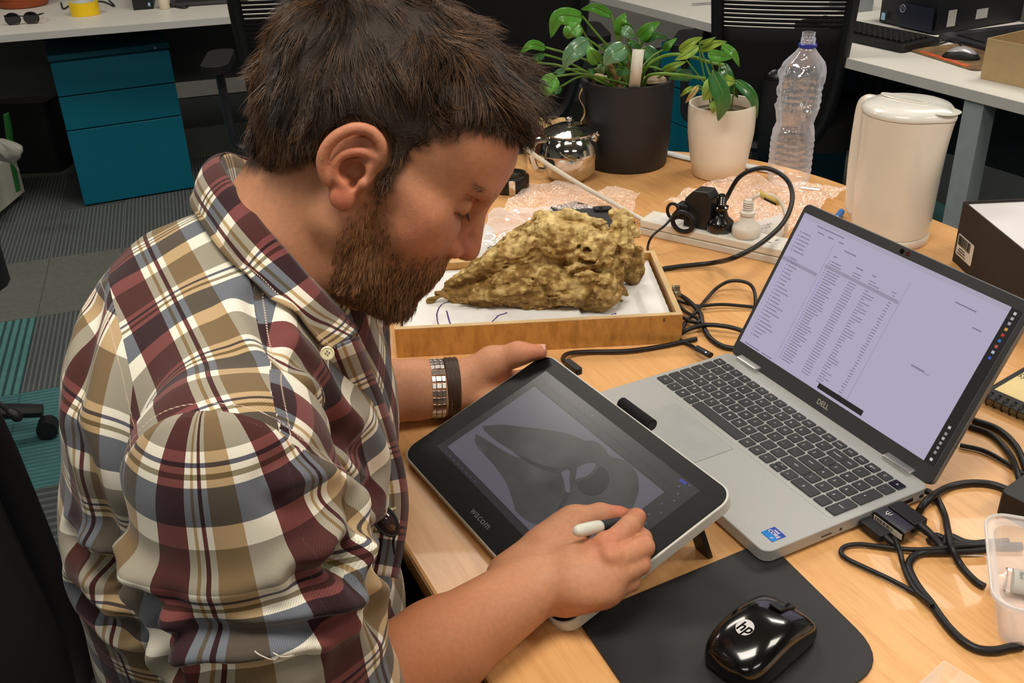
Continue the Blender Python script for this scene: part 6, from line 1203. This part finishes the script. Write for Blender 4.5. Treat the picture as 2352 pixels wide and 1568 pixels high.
# ---- collar
def PDl(l): return [PD(*q) for q in l]
foldl = PDl([(600, 384, .965), (560, 364, .94), (524, 353, .905), (505, 370, .868), (531, 416, .838), (578, 482, .812), (622, 538, .800), (680, 602, .796), (738, 670, .805), (780, 712, .825), (822, 752, .846)])
outl_ = PDl([(560, 430, .97), (500, 420, .95), (458, 425, .91), (440, 458, .868), (456, 506, .838), (505, 578, .806), (548, 620, .790), (590, 655, .780), (664, 738, .777), (714, 778, .783), (757, 808, .793)])
Fo, Oo = spl(foldl, 8), spl(outl_, 8); nF = len(Fo); ncx = HW(NB)
nearS = np.where((vs[:, 2]-DT > .22) & (np.linalg.norm(vs-ncx, axis=1) < .26))[0]; sV = vs[nearS]; sN = vnorm(vs, Fq)[nearS]
def push_out(g, e, mm):
    g = g.copy()
    for _ in range(3):
        add = np.zeros(len(g))
        for i, p in enumerate(g):
            k = np.argmin(((sV-p)**2).sum(1)); d = (p-sV[k])@sN[k]; t = (i % mm)/(mm-1)
            if d < e*(.3+.7*t): g[i] = p+sN[k]*(e*(.3+.7*t)-d)
    return g
def collar_piece(A, B, bul, name, uo, vo, both=True):
    g = []; uv = []; sd = []; s = 0.; mm = 11
    for i in range(nF):
        if i: s += (np.linalg.norm(A[i]-A[i-1])+np.linalg.norm(B[i]-B[i-1]))/2
        w = np.linalg.norm(B[i]-A[i]); ax = nrm(np.cross(B[i]-A[i], A[min(i+1, nF-1)]-A[max(i-1, 0)]))
        if ax@((A[i]+B[i])/2-ncx) < 0: ax = -ax
        for j in range(mm): t = j/(mm-1); g.append(A[i]*(1-t)+B[i]*t+ax*bul*math.sin(math.pi*min(t*1.15, 1))**.7+ax*(.0008*math.sin(s*90+t*3))); uv.append((t*w+uo, s+vo)); sd.append(-min(w*(1-t), 1.))
    g = np.array(g); F_ = np.array([(i*mm+j, (i+1)*mm+j, (i+1)*mm+j+1, i*mm+j+1) for i in range(nF-1) for j in range(mm-1)])
    if both: g = push_out(g, .0045, mm)
    uv = np.array(uv)+10*np.array([.094, .086]); z0 = np.zeros(len(g))
    o = np_mesh(name, g-PL, F_, plaid, person, None, dict(uvF=np.column_stack([uv, z0]), uvS=np.column_stack([uv, z0-1]), uvY=np.column_stack([uv, z0-1]), uvB=np.column_stack([uv, np.array(sd) if both else z0-1])))
    q = o.modifiers.new('thick', 'SOLIDIFY'); q.thickness = .0016; q.offset = -1; return o
collar_piece(Fo, Oo, .006, 'collar', .078, .03)
Bs = [p+nrm(ncx-p)*V(1, 1, .4)*.012-V(0, 0, .030) for p in Fo]
collar_piece(Fo, Bs, -.001, 'collar_stand', .03, .03, False)
# ---- buttons, hanging glasses, loose thread
btm = mat('button_cream', (206, 198, 160), .3, coat=.3); bth = mat('button_hole', (96, 84, 60), .6)
def at_shirt(u, v, back=0.):
    p = pick(u, v)
    return p
def button(c, n, r=.0055):
    n = nrm(n); a = nrm(np.cross(n, V(0, 0, 1))); b = np.cross(n, a); Mx = lambda q: c+a*q[0]+b*q[1]+n*q[2]
    o = G().lathe([(r*.6, 0), (r, .0006), (r, .0018), (r*.8, .0022), (r*.7, .0016), (.0001, .0015)], seg=24, M=Mx).obj('button', btm, person, world=True)
    for x, y in ((1, 0), (-1, 0), (0, 1), (0, -1)): G().lathe([(r*.13, .0014), (r*.13, .0019)], c=(0, 0, 0), seg=8, M=lambda q, x=x, y=y: Mx((q[0]+x*r*.27, q[1]+y*r*.27, q[2]))).obj('button_hole', bth, o).data.transform(Matrix.Translation(tuple(-PL)))
c_ = PD(752, 812, .7865); button(c_, CO-c_+V(0, 0, .2))
c_ = PD(897, 1157, .935); button(c_, CO-c_+V(.5, 0, .1), .0062)
# front edge (placket) hanging towards the table
def strip(pts, w, uo, name, dep2=.012):
    g = []; uv = []; s = 0; P_ = spl(pts, 6)
    for i, p in enumerate(P_):
        if i: s += np.linalg.norm(P_[i]-P_[i-1])
        r_ = nrm(CO-p); t_ = nrm(P_[min(i+1, len(P_)-1)]-P_[max(i-1, 0)]); a = nrm(np.cross(t_, r_))
        for j in range(5): q = j/4-.5; g.append(p+a*w*q-r_*dep2*abs(q)**2*4+r_*.002*math.sin(s*70+q*4)); uv.append((q*w+uo, s))
    g = np.array(g); F_ = np.array([(i*5+j, (i+1)*5+j, (i+1)*5+j+1, i*5+j+1) for i in range(len(P_)-1) for j in range(4)]); uv = np.array(uv)+.9; z0 = np.zeros(len(g))
    o = np_mesh(name, g-PL, F_, plaid, person, None, dict(uvF=np.column_stack([uv, z0]), uvS=np.column_stack([uv, z0-1]), uvY=np.column_stack([uv, z0-1]), uvB=np.column_stack([uv, z0-1])))
    q = o.modifiers.new('thick', 'SOLIDIFY'); q.thickness = .002; q.offset = -1
strip(PDl([(775, 790, .80), (800, 850, .83), (835, 930, .865), (862, 1010, .89), (885, 1090, .915), (893, 1160, .935), (885, 1240, .94), (870, 1320, .94)]), .034, .05, 'placket')
sgp = PD(885, 1195, .915); sg = thing('hanging_sunglasses', 'dark sunglasses hanging from the front of the plaid shirt', 'sunglasses', sgp)
r_ = nrm(CO-sgp); ax = nrm(CR*.6-CU*.8); ay = nrm(np.cross(r_, ax))
G().tube([sgp+ax*.016*math.cos(t)+ay*.009*math.sin(t) for t in np.linspace(0, 2*math.pi, 24)], .0013, 6, cap=False).obj('rim', black if 'black' in globals() else mat('black_plastic', (22, 22, 25), .5), sg, world=True)
G().add([sgp+ax*.016*math.cos(t)+ay*.009*math.sin(t) for t in np.linspace(0, 2*math.pi, 25)[:-1]], [tuple(range(24))]).obj('lens', mat('lens_brown', (60, 46, 42), .1, coat=.6), sg, world=True, solid=.001)
G().tube(spl([sgp-ax*.016, sgp-ax*.024-ay*.004, PD(862, 1150, .92)], 5), .0016, 6).obj('temple', mat('black_plastic', (22, 22, 25), .5), sg, world=True)
G().tube(spl([sgp+ax*.015, PD(903, 1245, .93), PD(908, 1275, .93)], 5), .0013, 6).obj('temple', mat('black_plastic', (22, 22, 25), .5), sg, world=True)
th_ = [pick(*q) for q in ((588, 1482), (598, 1492), (615, 1500), (630, 1503), (636, 1494), (630, 1488), (640, 1496), (655, 1500), (675, 1496))]
th_ = [p for p in th_ if p is not None]
o_ = G().tube([p+nrm(CO-p)*.003 for p in spl(th_, 6)], .0004, 5).obj('loose_thread', mat('thread', (226, 220, 208), .7), person, world=True)
# ---- trousers, lower body on the chair
T_ = SDF((-.50, .50, -.02), (.46, 1.10, DT-.02), .008)
for y in (.68, .92):
    T_.chain([V(-.27, y+.0, DT-.19), V(.12, y-.02*(1 if y < .8 else -1), DT-.165), V(.14, y, DT-.26), V(.13, y, .12)], [.105, .078, .066, .052], .03)
T_.ell(V(-.30, .80, DT-.20), (.16, .20, .12), .04)
v5, F5 = T_.mesh(); np_mesh('trousers', smooth_mesh(v5, F5, 2)-PL, F5, mat('trousers', (18, 19, 24), .85), person)
for y in (.68, .92): G().grid(lambda u, v, y=y: V(.06+.25*u, y+.045*math.sin(v*2*math.pi)*(1-.3*abs(u-.4))*(math.sin(math.pi*min(1, max(.02, u*.96+.02)))**.3), .045+(.045-.02*u)*math.cos(v*2*math.pi)*(math.sin(math.pi*min(1, max(.02, u*.96+.02)))**.3)), 14, 16).obj('shoe', mat('shoe_dark', (24, 22, 22), .6), person, world=True)
# ---- hair: a dark mass under many single strands
hcol = mat('hair_mass', (40, 29, 22), .75, var=.3, vscale=150, bump=.8, bscale=500)
Hc = SDF((-.155, -.105, -.085), (.125, .105, .165), .0026)
Hc.ell((-.026, 0, .046), (.108, .0835, .096), 0).ell((.035, 0, .085), (.052, .056, .046), .02).ell((-.062, 0, .0), (.052, .068, .06), .02).ell((-.03, 0, .02), (.085, .082, .085), .02)
Xg, Zg = np.meshgrid(Hc.ax[0], Hc.ax[2], indexing='ij'); pd2 = polysd(Xg, Zg, HAIRP).astype(np.float32)
X3 = np.stack(np.meshgrid(*[a.astype(np.float32) for a in Hc.ax], indexing='ij'), -1)
Hc.D = np.maximum(Hc.D+.004+.006*fbm(X3.astype(np.float64)*np.array([1, 1, 1.]), 45, 2, 77).astype(np.float32), pd2[:, None, :]+.003)
hv, hF = Hc.mesh(); hv = smooth_mesh(hv, hF, 2); hN_ = vnorm(hv, hF)
hair = np_mesh('hair', HW(hv)-PL, hF, hcol, person)
def strands(roots, nrm_, dirs, L, seg, r0, colr, name, parent, m, wav=.3, grav=(0, 0, -1), lift=.55, seed=1, curl=0., clump=0, cf=.75):
    n = len(roots); rg = np.random.default_rng(seed); p = roots.copy(); pts = [p.copy()]; d0 = dirs/np.linalg.norm(dirs, axis=1)[:, None]; g = np.array(grav, float); tw = rg.normal(0, 1, (n, 3))
    for k in range(seg):
        t = (k+.5)/seg; nz_ = np.stack([fbm(roots, 38, 2, seed+3*c)+.45*vnoise(roots, 170, seed+c+50) for c in range(3)], 1)*2.2
        d = d0+nrm_*(lift*(1-t)**1.5-.10*t)+nz_*wav*(.4+t)+g*(.25*t)+tw*.12*t+curl*np.stack([np.sin(t*5+tw[:, 0]*3), np.cos(t*5+tw[:, 1]*3), np.sin(t*4+tw[:, 2]*3)], 1)*t
        d /= np.linalg.norm(d, axis=1)[:, None]; p = p+d*(L/seg)[:, None]; pts.append(p.copy())
    P_ = np.stack(pts, 1)
    if clump:
        gi = rg.choice(n, clump, replace=False); near = np.concatenate([np.argmin(((roots[i:i+2000, None]-roots[gi][None])**2).sum(2), 1) for i in range(0, n, 2000)]); tt = (np.linspace(0, 1, seg+1)**.8)[None, :, None]*cf*rg.uniform(.5, 1.1, (n, 1, 1)).clip(0, 1)
        P_ = P_*(1-tt)+(P_[gi[near]]+(roots-roots[gi[near]])[:, None]*.12)*tt
    T_ = np.gradient(P_, axis=1); T_ /= np.linalg.norm(T_, axis=2)[..., None]+1e-9
    ref = nrm_[:, None, :]; a = np.cross(T_, ref); a /= np.linalg.norm(a, axis=2)[..., None]+1e-9; b = np.cross(T_, a); vs_ = []
    rad = r0*(1-np.linspace(0, 1, seg+1)**1.5*.85); 
    for q in range(3): an = 2*math.pi*q/3; vs_.append(P_+(a*math.cos(an)+b*math.sin(an))*rad[None, :, None])
    vs_ = np.stack(vs_, 2).reshape(-1, 3); base = (np.arange(n)*(seg+1)*3)[:, None, None, None]; k_ = (np.arange(seg)*3)[None, :, None, None]; q_ = np.arange(3)[None, None, :, None]; qn = (np.arange(3)+1)[None, None, :, None] % 3
    F_ = np.concatenate([base+k_+q_, base+k_+qn, base+k_+3+qn, base+k_+3+q_], -1).reshape(-1, 4)
    C_ = np.repeat(colr, (seg+1)*3, axis=0)
    o = np_mesh(name, HW(vs_)-PL, F_, m, parent, C_); o['kind'] = 'stuff'; return o
strm = mat('hair_strand', (60, 42, 30), .42, attr='Col', var=.05, spec=.6)
rgs = np.random.default_rng(5)
ok = np.where((hN_[:, 1] < .55) & (polysd(hv[:, 0], hv[:, 2], HAIRP) < -.0005))[0]
NS = 26000; ix = rgs.choice(ok, NS); rt = hv[ix]+rgs.normal(0, .0012, (NS, 3)); nn = hN_[ix]
inner = -np.clip((polysd(rt[:, 0], rt[:, 2], HAIRP)), -.04, 0)/.04
rt = rt-nn*.003
crown = np.array([-.085, .01, .105]); dr = rt-crown; dr /= np.linalg.norm(dr, axis=1)[:, None]
pref = np.tile(np.array([.75, 0, -.55]), (NS, 1)); sidew = np.clip(np.abs(rt[:, 1])/.07, 0, 1)[:, None]
dirs = dr*(1-.4*sidew)+pref*(.35+.5*sidew); nape = np.clip((-.0-rt[:, 2])/.05, 0, 1)*np.clip((-.02-rt[:, 0])/.03, 0, 1); dirs = dirs*(1-nape[:, None])+np.array([.35, 0, -1])*nape[:, None]
dirs -= nn*(dirs*nn).sum(1)[:, None]; bad = np.linalg.norm(dirs, axis=1) < .05; dirs[bad] = np.array([1, 0, 0])
Ls = (.014+.020*inner+.010*np.clip((rt[:, 2]-.09)/.05, 0, 1)*np.clip((rt[:, 0])/.05, 0, 1))*rgs.uniform(.7, 1.3, NS)*(1-.45*nape)*(1-.25*np.clip((-.08-rt[:, 0])/.04, 0, 1))
tone = np.clip(rgs.normal(.30, .22, NS)+fbm(rt, 60, 2, 8)*.9, 0, 1)[:, None]; hc = np.array(lin((32, 21, 14)))*(1-tone)+np.array(lin((122, 88, 58)))*tone
# the front locks fall over the forehead
strands(rt, nn, dirs, Ls, 6, .00030, hc, 'hair_strands', hair, strm, .75, (.15, 0, -.8), .42, 3, .35, 2600, .62)
# ---- beard
bmask = lambda p: polysd(p[:, 0], p[:, 2], BEARDP)
bw_ = np.where((bmask(headL) < .001) & (hN[:, 1] < .5) & (headL[:, 2] > -.106) & (headL[:, 0] > .004))[0]
lipd = blob(headL[bw_], (.088, 0, -.054), (.010, .013, .0065)); nos = blob(headL[bw_], (.092, 0, -.022), (.014, .014, .014)); bw_ = bw_[(lipd < .45) & (nos < .35)]
NBd = 15000; ix = rgs.choice(bw_, NBd); rt = headL[ix]+rgs.normal(0, .0007, (NBd, 3)); nn = hN[ix]; rt -= nn*.0006
dn = np.clip((-.03-rt[:, 2])/.06, 0, 1); dirs = np.stack([.35+.0*dn, np.zeros(NBd), -1+.2*dn], 1)+np.array([.2, 0, 0])*(rt[:, [0]] > .07); dirs -= nn*(dirs*nn).sum(1)[:, None]; dirs += 1e-4
mst = np.exp(-((rt[:, 2]+.041)/.006)**2)*(rt[:, 0] > .07)
edge = np.clip(-bmask(rt)/.016, 0, 1); keep = rgs.uniform(0, 1, NBd) < (.10+.75*edge**1.2); rt, nn, dirs, dn, edge, mst = rt[keep], nn[keep], dirs[keep], dn[keep], edge[keep], mst[keep]; n_ = len(rt)
Lb = (.0040+.0075*dn*edge+.002*edge)*np.clip((rt[:, 2]+.112)/.02, .35, 1)*rgs.uniform(.7, 1.3, n_); Lb = np.where(mst > .3, .006, Lb)
tone = np.clip(rgs.normal(.62, .28, n_)-dn*.45, 0, 1)[:, None]; bc_ = np.array(lin((70, 44, 26)))*(1-tone)+np.array(lin((204, 150, 100)))*tone
beard = strands(rt, nn, dirs, Lb, 4, .00026, bc_, 'beard', person, strm, .45, (0, 0, -.5), .42, 11, .3, 1600, .6)
# brows and lashes
for s in (-1, 1):
    nb_ = 260; t = rgs.uniform(0, 1, nb_); c0 = np.stack([.0905-.016*t**1.5, s*(.012+.034*t), .0335+.003*np.sin(t*2.5)], 1)+rgs.normal(0, .0013, (nb_, 3)); nn = np.tile(V(.8, s*.5, .2), (nb_, 1)); dd = np.stack([-.1-.4*t, s*np.ones(nb_), .25-.6*t], 1)
    strands(c0, nn, dd, rgs.uniform(.005, .009, nb_), 3, .00022, np.tile(np.array(lin((128, 90, 60))), (nb_, 1)), 'eyebrow', person, strm, .15, (0, 0, -.3), .25, 21)
    nb_ = 60; t = np.linspace(0, 1, nb_); c0 = np.stack([.0795-.008*t, s*(.022+.020*t), .0105+.002*np.sin(t*3)], 1); nn = np.tile(V(1, 0, 0), (nb_, 1)); dd = np.stack([np.ones(nb_)*.8, s*.3*t, -.8+.0*t], 1)
    strands(c0, nn, dd, np.full(nb_, .0075), 3, .00014, np.tile(np.array(lin((36, 24, 18))), (nb_, 1)), 'eyelashes', person, strm, .05, (0, 0, .5), .1, 22)
# ---- alike things share a group
GR = {'chair': 'office chairs around the desks', 'cable': 'cables and cords on the desks', 'cabinet': 'steel pedestals and cabinets under the desks', 'plug': 'plugs on the cords', 'bubble wrap': 'bubble wrap on the table', 'potted plant': 'potted plants on the table', 'computer mouse': 'mice', 'laptop': 'laptops', 'paper': 'loose paper on the table', 'box': 'boxes on the desks'}
for o in list(sc.objects):
    if o.parent is None and o.get('category') in GR and 'group' not in o: o['group'] = GR[o['category']]
